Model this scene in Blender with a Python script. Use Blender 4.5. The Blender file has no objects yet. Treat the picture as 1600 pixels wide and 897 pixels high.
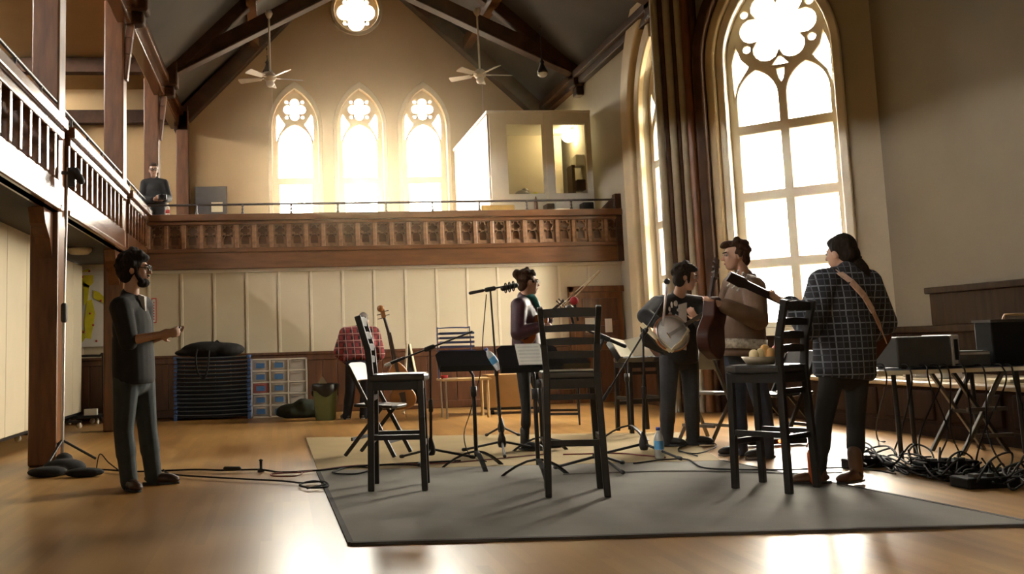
import bpy, bmesh, math, random
from mathutils import Vector, Matrix, Euler
random.seed(7)
SC = bpy.context.scene
COL = SC.collection

# ------------------------------------------------------------------ camera
FPX, CX, CY, EYE = 1500.0, 600.0, 375.0, 1.0          # lens in pixels of the 1600x897 frame, eye height
_Y = Vector(((440 - CX) / FPX, -(547 - CY) / FPX, -1)).normalized()
_u = Vector((-.0175, 1, 0)); _Z = (_u - _u.dot(_Y) * _Y).normalized(); _X = _Y.cross(_Z)
ROT = Matrix((_X, _Y, _Z))                             # camera space -> hall space
cam = bpy.data.cameras.new('camera'); camo = bpy.data.objects.new('camera', cam); COL.objects.link(camo)
camo.matrix_world = Matrix.Translation((0, 0, EYE)) @ ROT.to_4x4()
cam.sensor_width = 36; cam.lens = 36 * FPX / 1600
cam.shift_x = (800 - CX) / 1600; cam.shift_y = (CY - 448.5) / 1600
cam.clip_start = .05; cam.clip_end = 200
SC.camera = camo

# ------------------------------------------------------------------ daylight, exposure
W = bpy.data.worlds.new('sky'); SC.world = W; W.use_nodes = True
nt = W.node_tree; nt.nodes.clear()
o_ = nt.nodes.new('ShaderNodeOutputWorld'); bg = nt.nodes.new('ShaderNodeBackground')
tc = nt.nodes.new('ShaderNodeTexCoord'); sp = nt.nodes.new('ShaderNodeSeparateXYZ'); rp = nt.nodes.new('ShaderNodeValToRGB')
nt.links.new(tc.outputs['Generated'], sp.inputs[0]); nt.links.new(sp.outputs['Z'], rp.inputs[0])
rp.color_ramp.elements[0].position = 0.0; rp.color_ramp.elements[0].color = (.16, .145, .12, 1)   # grey street and houses
rp.color_ramp.elements[1].position = 0.03; rp.color_ramp.elements[1].color = (1, .96, .89, 1)     # bright overcast
nt.links.new(rp.outputs[0], bg.inputs[0]); bg.inputs[1].default_value = 122.0
nt.links.new(bg.outputs[0], o_.inputs[0])
SC.view_settings.view_transform = 'Standard'; SC.view_settings.look = 'None'
SC.view_settings.exposure = 0.0; SC.view_settings.gamma = 1.0; SC.view_settings.use_curve_mapping = False
SC.cycles.max_bounces = 8; SC.cycles.diffuse_bounces = 5; SC.cycles.glossy_bounces = 4
SC.cycles.transparent_max_bounces = 12; SC.cycles.volume_bounces = 1; SC.cycles.volume_step_rate = 6
SC.cycles.caustics_reflective = False; SC.cycles.caustics_refractive = False
SC.cycles.sample_clamp_indirect = 6.0; SC.cycles.use_denoising = True

def portal(loc, direction, w, h):
    """sampling guide for the sky light that comes in through a window opening"""
    l = bpy.data.lights.new('window_portal', 'AREA'); l.shape = 'RECTANGLE'; l.size = w; l.size_y = h
    l.cycles.is_portal = True
    o = bpy.data.objects.new('window_portal', l); COL.objects.link(o); o.location = loc
    o.rotation_euler = Vector(direction).to_track_quat('-Z', 'Y').to_euler()

# ------------------------------------------------------------------ measuring
def ray(x, y): return ROT @ Vector(((x - CX) / FPX, -(y - CY) / FPX, -1))
def P(x, y, Y):
    d = ray(x, y); return d * (Y / d.y) + Vector((0, 0, EYE))
def XP(x, y, X):
    d = ray(x, y); return d * (X / d.x) + Vector((0, 0, EYE))
def F(x, y, z=0):
    d = ray(x, y); return d * ((z - EYE) / d.z) + Vector((0, 0, EYE))
V = Vector
pi = math.pi

# ------------------------------------------------------------------ materials
MT = {}
def pm(name, col, rough=.6, metal=0, var=.15, scale=8, stretch=(1, 1, 1), bump=0, coat=0, spec=None, alpha=None):
    m = bpy.data.materials.new(name); m.use_nodes = True; t = m.node_tree; b = t.nodes['Principled BSDF']
    b.inputs['Roughness'].default_value = rough; b.inputs['Metallic'].default_value = metal
    if coat: b.inputs['Coat Weight'].default_value = coat; b.inputs['Coat Roughness'].default_value = .12
    if spec is not None: b.inputs['Specular IOR Level'].default_value = spec
    c = t.nodes.new('ShaderNodeTexCoord'); mp = t.nodes.new('ShaderNodeMapping'); mp.inputs['Scale'].default_value = stretch
    n = t.nodes.new('ShaderNodeTexNoise'); n.inputs['Scale'].default_value = scale; n.inputs['Detail'].default_value = 4
    r = t.nodes.new('ShaderNodeValToRGB')
    lo = [max(0, x * (1 - var)) for x in col]; hi = [min(1, x * (1 + var)) for x in col]
    r.color_ramp.elements[0].color = (*lo, 1); r.color_ramp.elements[0].position = .3
    r.color_ramp.elements[1].color = (*hi, 1); r.color_ramp.elements[1].position = .7
    t.links.new(c.outputs['Object'], mp.inputs[0]); t.links.new(mp.outputs[0], n.inputs[0]); t.links.new(n.outputs[0], r.inputs[0])
    t.links.new(r.outputs[0], b.inputs['Base Color'])
    if bump:
        bp = t.nodes.new('ShaderNodeBump'); bp.inputs['Strength'].default_value = bump; bp.inputs['Distance'].default_value = .01
        t.links.new(n.outputs[0], bp.inputs['Height']); t.links.new(bp.outputs[0], b.inputs['Normal'])
    MT[name] = m
    return m
def srgb(r, g, b):
    f = lambda c: c / 12.92 if c <= .04045 else ((c + .055) / 1.055) ** 2.4
    return (f(r / 255), f(g / 255), f(b / 255))
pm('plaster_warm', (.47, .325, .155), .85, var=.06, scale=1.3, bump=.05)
pm('plaster_lit', (.36, .315, .235), .85, var=.08, scale=.9, bump=.08)  # right-hand wall paint, its brighter lighting mixed into the colour
pm('plaster_shaded', (.165, .142, .10), .85, var=.10, scale=.9, bump=.08)  # same paint on the bay wall, with its shade put into the colour
pm('panel_cream', (.54, .465, .325), .6, var=.05, scale=1.5)
pm('batten_paint', (.60, .53, .385), .6, var=.04)
pm('pale_oak', (.36, .27, .16), .3, var=.15, scale=4, stretch=(3, .3, 3), coat=.2)
pm('stone', (.55, .45, .28), .7, var=.08, scale=3)
pm('frame_paint', (.80, .74, .60), .55, var=.06, scale=4)
pm('roof', (.06, .053, .047), .9, var=.15, scale=.8)
pm('wood', (.135, .054, .019), .36, var=.35, scale=5, stretch=(3, 3, .5), spec=.4)
pm('wood_y', (.115, .045, .017), .24, var=.35, scale=5, stretch=(3, .5, 3), coat=.4)
pm('wood_x', (.125, .052, .02), .32, var=.3, scale=5, stretch=(.5, 3, 3), coat=.3)
pm('wood_carved', (.23, .12, .058), .45, var=.3, scale=14, coat=.15)
pm('timber', (.050, .023, .011), .6, var=.3, scale=5, spec=.2)
pm('wainscot', (.09, .034, .014), .4, var=.35, scale=4, stretch=(4, 4, .4), coat=.2)
pm('dark_panel', (.024, .012, .0065), .65, var=.3, scale=4, stretch=(4, 4, .4), spec=.08)
pm('shaft_grey', (.30, .255, .18), .7, var=.1)
pm('iron', (.03, .02, .016), .45, var=.2)
pm('black_wood', (.010, .009, .008), .42, var=.25, scale=12, spec=.35)
pm('black_vinyl', (.013, .012, .012), .28, var=.15, coat=.5)
pm('black_metal', (.012, .011, .011), .42, var=.2, spec=.4)
pm('black_plastic', (.014, .013, .013), .5, var=.2)
pm('rubber', (.012, .011, .011), .6, var=.2)
pm('steel', (.45, .43, .4), .3, metal=1, var=.1)
pm('white_paint', (.7, .66, .56), .5, var=.05)
pm('paper', (.78, .75, .68), .8, var=.04)
pm('cream_paper', (.72, .64, .45), .8, var=.05)
pm('black_cloth', (.012, .011, .011), .9, var=.3, scale=20, bump=.3)
pm('glass_frost', (.8, .8, .76), .35, var=.05)

def floor_mat():
    m = bpy.data.materials.new('floor_strips'); m.use_nodes = True; t = m.node_tree; b = t.nodes['Principled BSDF']; N = t.nodes.new; L = t.links.new
    c = N('ShaderNodeTexCoord'); mp = N('ShaderNodeMapping'); mp.inputs['Rotation'].default_value = (0, 0, pi / 2)
    br = N('ShaderNodeTexBrick'); br.inputs['Scale'].default_value = 1; br.inputs['Brick Width'].default_value = 1.3; br.inputs['Row Height'].default_value = .058
    br.inputs['Mortar Size'].default_value = 0; br.inputs['Color1'].default_value = (.86, .85, .84, 1); br.inputs['Color2'].default_value = (1.06, 1.05, 1.03, 1); br.offset = .37
    L(c.outputs['Object'], mp.inputs[0]); L(mp.outputs[0], br.inputs[0])
    def noise(scale, stretch, detail=4):
        n = N('ShaderNodeTexNoise'); n.inputs['Scale'].default_value = scale; n.inputs['Detail'].default_value = detail; q = N('ShaderNodeMapping'); q.inputs['Scale'].default_value = stretch
        L(c.outputs['Object'], q.inputs[0]); L(q.outputs[0], n.inputs[0]); return n.outputs[0]
    n1 = noise(.8, (1, .8, 1), 2); n2 = noise(1.6, (2.2, .22, 1), 2)
    r1 = N('ShaderNodeValToRGB'); r1.color_ramp.elements[0].position = .34; r1.color_ramp.elements[0].color = (.31, .158, .047, 1); r1.color_ramp.elements[1].position = .66; r1.color_ramp.elements[1].color = (.51, .30, .105, 1); L(n1, r1.inputs[0])
    def mul(x, y, f):
        k = N('ShaderNodeMix'); k.data_type = 'RGBA'; k.blend_type = 'MULTIPLY'; k.inputs[0].default_value = f; L(x, k.inputs[6]); L(y, k.inputs[7]); return k.outputs[2]
    r2 = N('ShaderNodeValToRGB'); r2.color_ramp.elements[0].position = .3; r2.color_ramp.elements[0].color = (.72, .66, .58, 1); r2.color_ramp.elements[1].position = .6; r2.color_ramp.elements[1].color = (1, 1, 1, 1); L(n2, r2.inputs[0])
    L(mul(mul(r1.outputs[0], br.outputs[0], 1), r2.outputs[0], 1), b.inputs['Base Color'])
    rr = N('ShaderNodeMapRange'); rr.inputs[1].default_value = .35; rr.inputs[2].default_value = .65; rr.inputs[3].default_value = .28; rr.inputs[4].default_value = .36
    L(n1, rr.inputs[0]); L(rr.outputs[0], b.inputs['Roughness']); b.inputs['Specular IOR Level'].default_value = .32
    MT['floor'] = m
floor_mat()

def pane_mat():
    m = bpy.data.materials.new('window_glass'); m.use_nodes = True; t = m.node_tree; t.nodes.clear(); N = t.nodes.new; L = t.links.new
    o = N('ShaderNodeOutputMaterial'); mx = N('ShaderNodeMixShader'); a = N('ShaderNodeBsdfTransparent'); g = N('ShaderNodeBsdfGlossy')
    a.inputs[0].default_value = (.97, .95, .9, 1); g.inputs['Roughness'].default_value = .1; mx.inputs[0].default_value = .06
    L(a.outputs[0], mx.inputs[1]); L(g.outputs[0], mx.inputs[2]); L(mx.outputs[0], o.inputs[0])
    MT['pane'] = m
pane_mat()

def plaid(name, base, line, dark, period, thick, second=None, rough=.9, skew=.6):
    m = bpy.data.materials.new(name); m.use_nodes = True; t = m.node_tree; b = t.nodes['Principled BSDF']; N = t.nodes.new; L = t.links.new
    b.inputs['Roughness'].default_value = rough
    c = N('ShaderNodeTexCoord'); s = N('ShaderNodeSeparateXYZ'); L(c.outputs['Object'], s.inputs[0])
    xy = N('ShaderNodeMath'); xy.operation = 'ADD'; L(s.outputs[0], xy.inputs[0]); k = N('ShaderNodeMath'); k.operation = 'MULTIPLY'; k.inputs[1].default_value = skew
    L(s.outputs[1], k.inputs[0]); L(k.outputs[0], xy.inputs[1])
    def stripe(src, per, frac, off=0):
        a = N('ShaderNodeMath'); a.operation = 'ADD'; a.inputs[1].default_value = 10 + off; L(src, a.inputs[0])
        mo = N('ShaderNodeMath'); mo.operation = 'MODULO'; mo.inputs[1].default_value = per; L(a.outputs[0], mo.inputs[0])
        lt = N('ShaderNodeMath'); lt.operation = 'LESS_THAN'; lt.inputs[1].default_value = per * frac; L(mo.outputs[0], lt.inputs[0]); return lt.outputs[0]
    def mix(fac, c1, c2):
        x = N('ShaderNodeMix'); x.data_type = 'RGBA'; L(fac, x.inputs[0])
        for i, v in ((6, c1), (7, c2)):
            if isinstance(v, tuple): x.inputs[i].default_value = (*v, 1)
            else: L(v, x.inputs[i])
        return x.outputs[2]
    d1 = mix(stripe(xy.outputs[0], period, .5, .03), base, dark); d2 = mix(stripe(s.outputs[2], period, .5, .03), d1, tuple(.5 * (p + q) for p, q in zip(base, dark)))
    q = mix(stripe(xy.outputs[0], period, thick), d2, line); q = mix(stripe(s.outputs[2], period, thick), q, line)
    if second: q = mix(stripe(xy.outputs[0], period, thick * .7, period * .45), q, second); q = mix(stripe(s.outputs[2], period, thick * .7, period * .45), q, second)
    L(q, b.inputs['Base Color']); MT[name] = m

# ------------------------------------------------------------------ mesh building
LOC = {}
class MB:
    def __init__(s): s.v = []; s.f = []; s.m = []; s.s = []
    def add(s, vs, fs, mi=0, sm=False):
        n = len(s.v); s.v += [V(p) for p in vs]
        for f in fs: s.f.append([i + n for i in f]); s.m.append(mi); s.s.append(sm)
        return s
    def bar(s, a, b, w, h, up=(0, 0, 1), mi=0):
        """rectangular bar from a to b, w across, h along up"""
        a = V(a); b = V(b); d = (b - a).normalized(); u = V(up)
        if abs(d.dot(u.normalized())) > .99: u = V((0, 1, 0))
        x = d.cross(u).normalized(); z = x.cross(d).normalized()
        vs = [p + x * (sx * w / 2) + z * (sz * h / 2) for p in (a, b) for sx, sz in ((-1, -1), (1, -1), (1, 1), (-1, 1))]
        return s.add(vs, [(3, 2, 1, 0), (4, 5, 6, 7), (0, 1, 5, 4), (1, 2, 6, 5), (2, 3, 7, 6), (3, 0, 4, 7)], mi)
    def box(s, lo, hi, mi=0):
        a, b = V(lo), V(hi)
        vs = [(x, y, z) for z in (a.z, b.z) for x, y in ((a.x, a.y), (b.x, a.y), (b.x, b.y), (a.x, b.y))]
        return s.add(vs, [(3, 2, 1, 0), (4, 5, 6, 7), (0, 1, 5, 4), (1, 2, 6, 5), (2, 3, 7, 6), (3, 0, 4, 7)], mi)
    def tube(s, pts, r, n=8, mi=0, cap=True):
        pts = [V(p) for p in pts]; R = r if isinstance(r, (list, tuple)) else [r] * len(pts)
        vs = []; fs = []; last = None
        for i, p in enumerate(pts):
            d = (pts[min(i + 1, len(pts) - 1)] - pts[max(i - 1, 0)])
            d = d.normalized() if d.length > 1e-9 else V((0, 0, 1))
            if last is None:
                u = V((0, 0, 1)) if abs(d.z) < .9 else V((1, 0, 0)); x = d.cross(u).normalized()
            else:
                x = last - d * last.dot(d); x = x.normalized() if x.length > 1e-6 else d.orthogonal().normalized()
            last = x; y = d.cross(x)
            vs += [p + (x * math.cos(2 * pi * k / n) + y * math.sin(2 * pi * k / n)) * R[i] for k in range(n)]
        for i in range(len(pts) - 1):
            for k in range(n):
                a = i * n + k; b = i * n + (k + 1) % n; fs.append((a, b, b + n, a + n))
        s.add(vs, fs, mi, True)
        if cap:
            e = (len(pts) - 1) * n
            s.add(vs[:n], [tuple(range(n - 1, -1, -1))], mi); s.add(vs[e:], [tuple(range(n))], mi)
        return s
    def lathe(s, prof, c, axis=(0, 0, 1), n=20, mi=0):
        c = V(c); d = V(axis).normalized()
        return s.tube([c + d * z for r, z in prof], [max(r, 1e-4) for r, z in prof], n, mi) if all(prof[i][1] < prof[i + 1][1] for i in range(len(prof) - 1)) else s._lat(prof, c, d, n, mi)
    def _lat(s, prof, c, d, n, mi):
        x = d.orthogonal().normalized(); y = d.cross(x); vs = []; fs = []
        for r, z in prof: vs += [c + d * z + (x * math.cos(2 * pi * k / n) + y * math.sin(2 * pi * k / n)) * max(r, 1e-4) for k in range(n)]
        for i in range(len(prof) - 1):
            for k in range(n):
                a = i * n + k; b = i * n + (k + 1) % n; fs.append((a, b, b + n, a + n))
        return s.add(vs, fs, mi, True)
    def ell(s, c, r, rot=None, n=16, m=10, mi=0):
        c = V(c); r = (r, r, r) if isinstance(r, (int, float)) else r
        M = rot if rot is not None else Matrix.Identity(3)
        vs = [c + M @ V((0, 0, -r[2]))]; fs = []
        for i in range(1, m):
            t = -pi / 2 + pi * i / m
            vs += [c + M @ V((r[0] * math.cos(t) * math.cos(2 * pi * k / n), r[1] * math.cos(t) * math.sin(2 * pi * k / n), r[2] * math.sin(t))) for k in range(n)]
        vs.append(c + M @ V((0, 0, r[2])))
        for k in range(n): fs.append((0, 1 + (k + 1) % n, 1 + k))
        for i in range(m - 2):
            for k in range(n):
                a = 1 + i * n + k; b = 1 + i * n + (k + 1) % n; fs.append((a, b, b + n, a + n))
        e = 1 + (m - 2) * n
        for k in range(n): fs.append((e + k, e + (k + 1) % n, len(vs) - 1))
        return s.add(vs, fs, mi, True)
    def cap(s, a, b, ra, rb, n=12, mi=0):
        """tapered limb piece with round ends"""
        a = V(a); b = V(b); d = (b - a); L = d.length; d = d / L if L > 1e-6 else V((0, 0, 1))
        pts = []; rs = []
        for k in range(1, 5): t = -pi / 2 + pi / 2 * k / 5; pts.append(a + d * (ra * math.sin(t))); rs.append(ra * math.cos(t))
        pts.append(a); rs.append(ra); pts.append(b); rs.append(rb)
        for k in range(1, 5): t = pi / 2 * k / 5; pts.append(b + d * (rb * math.sin(t))); rs.append(rb * math.cos(t))
        return s.tube(pts, rs, n, mi)
    def plate(s, outer, holes, thick, O, U, Vv, mi=0, bev=0):
        """flat piece with holes: 2D outlines in (U,V) from O, thickness centred on the plane"""
        cu = bpy.data.curves.new('tmp', 'CURVE'); cu.dimensions = '2D'; cu.fill_mode = 'BOTH'; cu.extrude = thick / 2 - bev; cu.bevel_depth = bev; cu.offset = -bev
        for poly in [outer] + holes:
            q = cu.splines.new('POLY'); q.points.add(len(poly) - 1)
            for i, p in enumerate(poly): q.points[i].co = (p[0], p[1], 0, 1)
            q.use_cyclic_u = True
        ob = bpy.data.objects.new('tmp', cu); COL.objects.link(ob)
        me = bpy.data.meshes.new_from_object(ob.evaluated_get(bpy.context.evaluated_depsgraph_get()))
        U = V(U).normalized(); Vv = V(Vv).normalized(); Nn = U.cross(Vv); O = V(O)
        vs = [O + U * v.co.x + Vv * v.co.y + Nn * v.co.z for v in me.vertices]
        s.add(vs, [tuple(p.vertices) for p in me.polygons], mi)
        bpy.data.objects.remove(ob); bpy.data.curves.remove(cu); bpy.data.meshes.remove(me)
        return s
    def build(s, name, mat, parent=None, label=None, cat=None, group=None, kind=None, bevel=0, origin=None, weld=False):
        me = bpy.data.meshes.new(name)
        if parent is not None: org = LOC[parent.name]
        elif origin is not None: org = V(origin)
        else:
            lo = [min(p[i] for p in s.v) for i in range(3)]; hi = [max(p[i] for p in s.v) for i in range(3)]
            org = V(((lo[0] + hi[0]) / 2, (lo[1] + hi[1]) / 2, lo[2]))
        me.from_pydata([p - org for p in s.v], [], s.f)
        for mm in (mat if isinstance(mat, list) else [mat]): me.materials.append(MT[mm] if isinstance(mm, str) else mm)
        me.polygons.foreach_set('material_index', s.m); me.polygons.foreach_set('use_smooth', s.s)
        me.update()
        o = bpy.data.objects.new(name, me); COL.objects.link(o)
        if parent is not None: o.parent = parent
        else: o.location = org
        LOC[o.name] = org
        if bevel:
            b = o.modifiers.new('bevel', 'BEVEL'); b.width = bevel; b.segments = 2; b.limit_method = 'ANGLE'
        tag(o, label, cat, group, kind)
        return o
def tag(o, label=None, cat=None, group=None, kind=None):
    if label: o['label'] = label
    if cat: o['category'] = cat
    if group: o['group'] = group
    if kind: o['kind'] = kind
    return o
def thing(name, label, cat, loc, group=None):
    o = bpy.data.objects.new(name, None); COL.objects.link(o); o.location = loc; o.empty_display_size = .1
    LOC[o.name] = V(loc)
    return tag(o, label, cat, group)
def struct(name, mb, mat, parent=None, **k):
    return mb.build(name, mat, parent, kind=None if parent is not None else 'structure', **k)
def dup(root, loc, rz=None, label=None, group=None):
    r = root.copy(); COL.objects.link(r); r.location = loc
    if rz is not None: r.rotation_euler = (0, 0, rz)
    if label: r['label'] = label
    if group: r['group'] = group
    LOC[r.name] = V(loc)
    for ch in list(root.children):
        c = ch.copy(); COL.objects.link(c); c.parent = r
        for g in ch.children:
            d = g.copy(); COL.objects.link(d); d.parent = c
    return r
def piece(src, parent, off):
    """a further copy of an alike piece, sharing its mesh"""
    c = src.copy(); COL.objects.link(c); c.parent = parent; c.location = src.location + V(off); LOC[c.name] = LOC[parent.name]; return c
def arch(w, zs, z0, k=2.0, n=10, c=0.0):
    """pointed arch outline, half width w, spring zs, foot z0, arc radius k*w"""
    r = k * w; top = math.acos((r - w) / r); pts = [(c - w, z0), (c + w, z0)]
    R = [(c + w - r + r * math.cos(top * i / n), zs + r * math.sin(top * i / n)) for i in range(n + 1)]
    L = [(2 * c - x, z) for x, z in R[:-1]][::-1]
    return pts + R + L
def foil(cx, cz, n, d, a, rot=0, m=48):
    """outline of n overlapping round lobes"""
    out = []
    for i in range(m):
        th = 2 * pi * i / m; ph = ((th - rot + pi / n) % (2 * pi / n)) - pi / n
        q = a * a - (d * math.sin(ph)) ** 2
        r = d * math.cos(ph) + math.sqrt(max(q, 0)); out.append((cx + r * math.cos(th), cz + r * math.sin(th)))
    return out
def circ(cx, cz, r, n=28): return [(cx + r * math.cos(2 * pi * i / n), cz + r * math.sin(2 * pi * i / n)) for i in range(n)]
def spline(pts, n=8):
    """smooth curve through points"""
    pts = [V(p) for p in pts]; out = []
    for i in range(len(pts) - 1):
        p0 = pts[max(i - 1, 0)]; p1 = pts[i]; p2 = pts[i + 1]; p3 = pts[min(i + 2, len(pts) - 1)]
        for k in range(n):
            t = k / n; out.append(.5 * ((2 * p1) + (p2 - p0) * t + (2 * p0 - 5 * p1 + 4 * p2 - p3) * t * t + (3 * p1 - p0 - 3 * p2 + p3) * t ** 3))
    return out + [pts[-1]]

def haze_mat():
    m = bpy.data.materials.new('haze'); m.use_nodes = True; t = m.node_tree; t.nodes.clear(); N = t.nodes.new; L = t.links.new
    o = N('ShaderNodeOutputMaterial'); v = N('ShaderNodeVolumeScatter'); c = N('ShaderNodeTexCoord'); g = N('ShaderNodeTexGradient'); g.gradient_type = 'SPHERICAL'
    mp = N('ShaderNodeMapping'); mp.inputs['Scale'].default_value = (1 / 3.4, 1 / 4.6, 1 / 3.4); k = N('ShaderNodeMath'); k.operation = 'MULTIPLY'; k.inputs[1].default_value = .036
    L(c.outputs['Object'], mp.inputs[0]); L(mp.outputs[0], g.inputs[0]); L(g.outputs[1], k.inputs[0]); L(k.outputs[0], v.inputs['Density'])
    v.inputs['Color'].default_value = (1, .83, .56, 1); v.inputs['Anisotropy'].default_value = .6
    L(v.outputs[0], o.inputs['Volume']); MT['haze'] = m
haze_mat()
# ------------------------------------------------------------------ soft, grown shapes: pieces fused into one skin
def fuse(m, name, mat, parent=None, vox=.01, smooth=6, fac=.5, origin=None, **k):
    """turn overlapping pieces into one continuous surface"""
    me = bpy.data.meshes.new('tmp'); me.from_pydata(m.v, [], m.f); ob = bpy.data.objects.new('tmp', me); COL.objects.link(ob)
    r = ob.modifiers.new('r', 'REMESH'); r.mode = 'VOXEL'; r.voxel_size = vox
    s = ob.modifiers.new('s', 'SMOOTH'); s.iterations = smooth; s.factor = fac
    e = bpy.data.meshes.new_from_object(ob.evaluated_get(bpy.context.evaluated_depsgraph_get()))
    out = MB(); out.v = [v.co.copy() for v in e.vertices]; out.f = [list(p.vertices) for p in e.polygons]; out.m = [0] * len(out.f); out.s = [True] * len(out.f)
    bpy.data.objects.remove(ob); bpy.data.meshes.remove(me); bpy.data.meshes.remove(e)
    if mat is None: return out
    return out.build(name, mat, parent, origin=origin, **k)
# ================================================================== THE HALL
XR, XL, YB, YP = 5.65, -5.6, 19.5, 15.3        # right wall, outer left wall, back wall, balcony front
PL, PZ, AX, AZ = -1.95, 5.85, 1.65, 9.55        # gallery plate, plate height, roof ridge
XC = 7.45                                       # wall of the right hand bay
struct('floor', MB().box((XL - .2, -4.2, -.2), (XC + .3, YB + .4, 0)), 'floor')
# back wall with three lancets and the rose
BWX = (.355, 1.70, 3.04)
gable = [(XL, 2.2), (XR + .4, 2.2), (XR + .4, PZ), (XR, PZ + .1), (AX, AZ + .1), (PL + .4, PZ + .55), (XL, PZ + .55)]
holes = [arch(.47, 5.55, 3.3, c=x) for x in BWX] + [circ(1.69, 8.06, .47)]
struct('wall_back', MB().plate(gable, holes, .5, (0, YB + .25, 0), (1, 0, 0), (0, 0, 1)), 'plaster_warm')
def spandrel(c, s, half, pts): return [(c + s * u, z) for u, z in pts]
for i, x in enumerate(BWX):
    f = []
    f.append(arch(.35, 5.18, 4.52, k=1.35, c=x))
    f.append([(x - .33, 3.45), (x + .33, 3.45), (x + .33, 4.38), (x - .33, 4.38)])
    f.append(foil(x, 5.96, 4, .135, .094))
    for s in (-1, 1):
        f.append([(x + s * u, z) for u, z in ((.38, 5.30), (.33, 5.44), (.24, 5.58), (.20, 5.64), (.27, 5.74), (.34, 5.86), (.37, 5.80), (.385, 5.6))])
        for dz in (-.17, .17): f.append(circ(x + s * .165, 5.96 + dz * .95, .035, 8))
    w = struct('window_%d' % (i + 1), MB().plate(arch(.475, 5.55, 3.3, c=x), f, .1, (0, YB + .16, 0), (1, 0, 0), (0, 0, 1), bev=.012), 'frame_paint')
    for h in f: struct('pane', MB().plate(h, [], .008, (0, YB + .17, 0), (1, 0, 0), (0, 0, 1)), 'pane', w)
    struct('arch_moulding', MB().plate(arch(.56, 5.55, 3.2, c=x), [arch(.47, 5.55, 3.21, c=x)], .06, (0, YB - .02, 0), (1, 0, 0), (0, 0, 1), bev=.015), 'stone', w)
    struct('window_sill', MB().box((x - .56, YB - .1, 3.2), (x + .56, YB + .3, 3.3)), 'stone', w)
    portal((x, YB + .6, 4.7), (0, -1, 0), 1.0, 3.1)
f = [foil(1.69, 8.06, 4, .225, .175)] + [circ(1.69 + .32 * math.cos(a), 8.06 + .32 * math.sin(a), .05, 10) for a in (pi / 4, 3 * pi / 4, -pi / 4, -3 * pi / 4)]
w = struct('window_4', MB().plate(circ(1.69, 8.06, .475), f, .1, (0, YB + .16, 0), (1, 0, 0), (0, 0, 1), bev=.012), 'frame_paint')
for h in f: struct('pane', MB().plate(h, [], .008, (0, YB + .17, 0), (1, 0, 0), (0, 0, 1)), 'pane', w)
struct('ring_moulding', MB().plate(circ(1.69, 8.06, .55), [circ(1.69, 8.06, .47)], .06, (0, YB - .02, 0), (1, 0, 0), (0, 0, 1), bev=.015), 'stone', w)
portal((1.69, YB + .6, 8.06), (0, -1, 0), .95, .95)

# right side wall with the slender window; plane X=XR, outline in (Y,Z)
wc = 13.5
sw = [(12.8, 0), (YB + .1, 0), (YB + .1, PZ + .2), (12.8, PZ + .2)]
struct('wall_right_1', MB().plate(sw, [arch(.62, 4.45, 1.05, c=wc)], .5, (XR + .25, 0, 0), (0, 1, 0), (0, 0, 1)), 'plaster_lit')
f = [foil(wc, 4.98, 6, .24, .13, rot=pi / 2)]
for s in (-1, 1):
    c = wc + s * .29
    f.append(arch(.215, 4.02, 3.72, k=1.8, c=c))
    for z0, z1 in ((2.78, 3.60), (1.96, 2.66), (1.15, 1.84)): f.append([(c - .215, z0), (c + .215, z0), (c + .215, z1), (c - .215, z1)])
    f.append([(wc + s * u, z) for u, z in ((.55, 4.20), (.50, 4.36), (.40, 4.50), (.36, 4.56), (.45, 4.68), (.49, 4.80), (.54, 4.6))])
    for dz in (-.33, .33): f.append(circ(wc + s * .27, 4.98 + dz, .045, 8))
f.append([(wc - .05, 4.42), (wc + .05, 4.42), (wc + .03, 4.52), (wc - .03, 4.52)])
w = struct('window_5', MB().plate(arch(.63, 4.45, 1.05, c=wc), f, .12, (XR + .16, 0, 0), (0, 1, 0), (0, 0, 1), bev=.015), 'frame_paint')
for h in f: struct('pane', MB().plate(h, [], .008, (XR + .17, 0, 0), (0, 1, 0), (0, 0, 1)), 'pane', w)
def half(w0, w1, zs, z0, c, kk=2.0):
    o = arch(w1, zs, z0, c=c, k=kk); i = arch(w0, zs, z0, c=c, k=kk)
    ho = [p for p in o if p[0] >= c - 1e-6]; hi_ = [p for p in i if p[0] >= c - 1e-6]
    return ho + hi_[::-1]
struct('arch_moulding', MB().plate(half(.62, .80, 4.45, 0.95, wc), [], .10, (XR - .03, 0, 0), (0, 1, 0), (0, 0, 1), bev=.025), 'stone', w)
struct('arch_moulding', MB().plate(half(.86, 1.22, 4.45, 0.95, wc), [], .18, (XR - .06, 0, 0), (0, 1, 0), (0, 0, 1), bev=.05), 'stone', w)
struct('window_sill', MB().box((XR - .14, wc - .65, .95), (XR + .3, wc + 1.2, 1.05)), 'stone', w)
portal((XR + .6, wc, 3.2), (-1, 0, 0), 1.25, 4.3)

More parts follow.
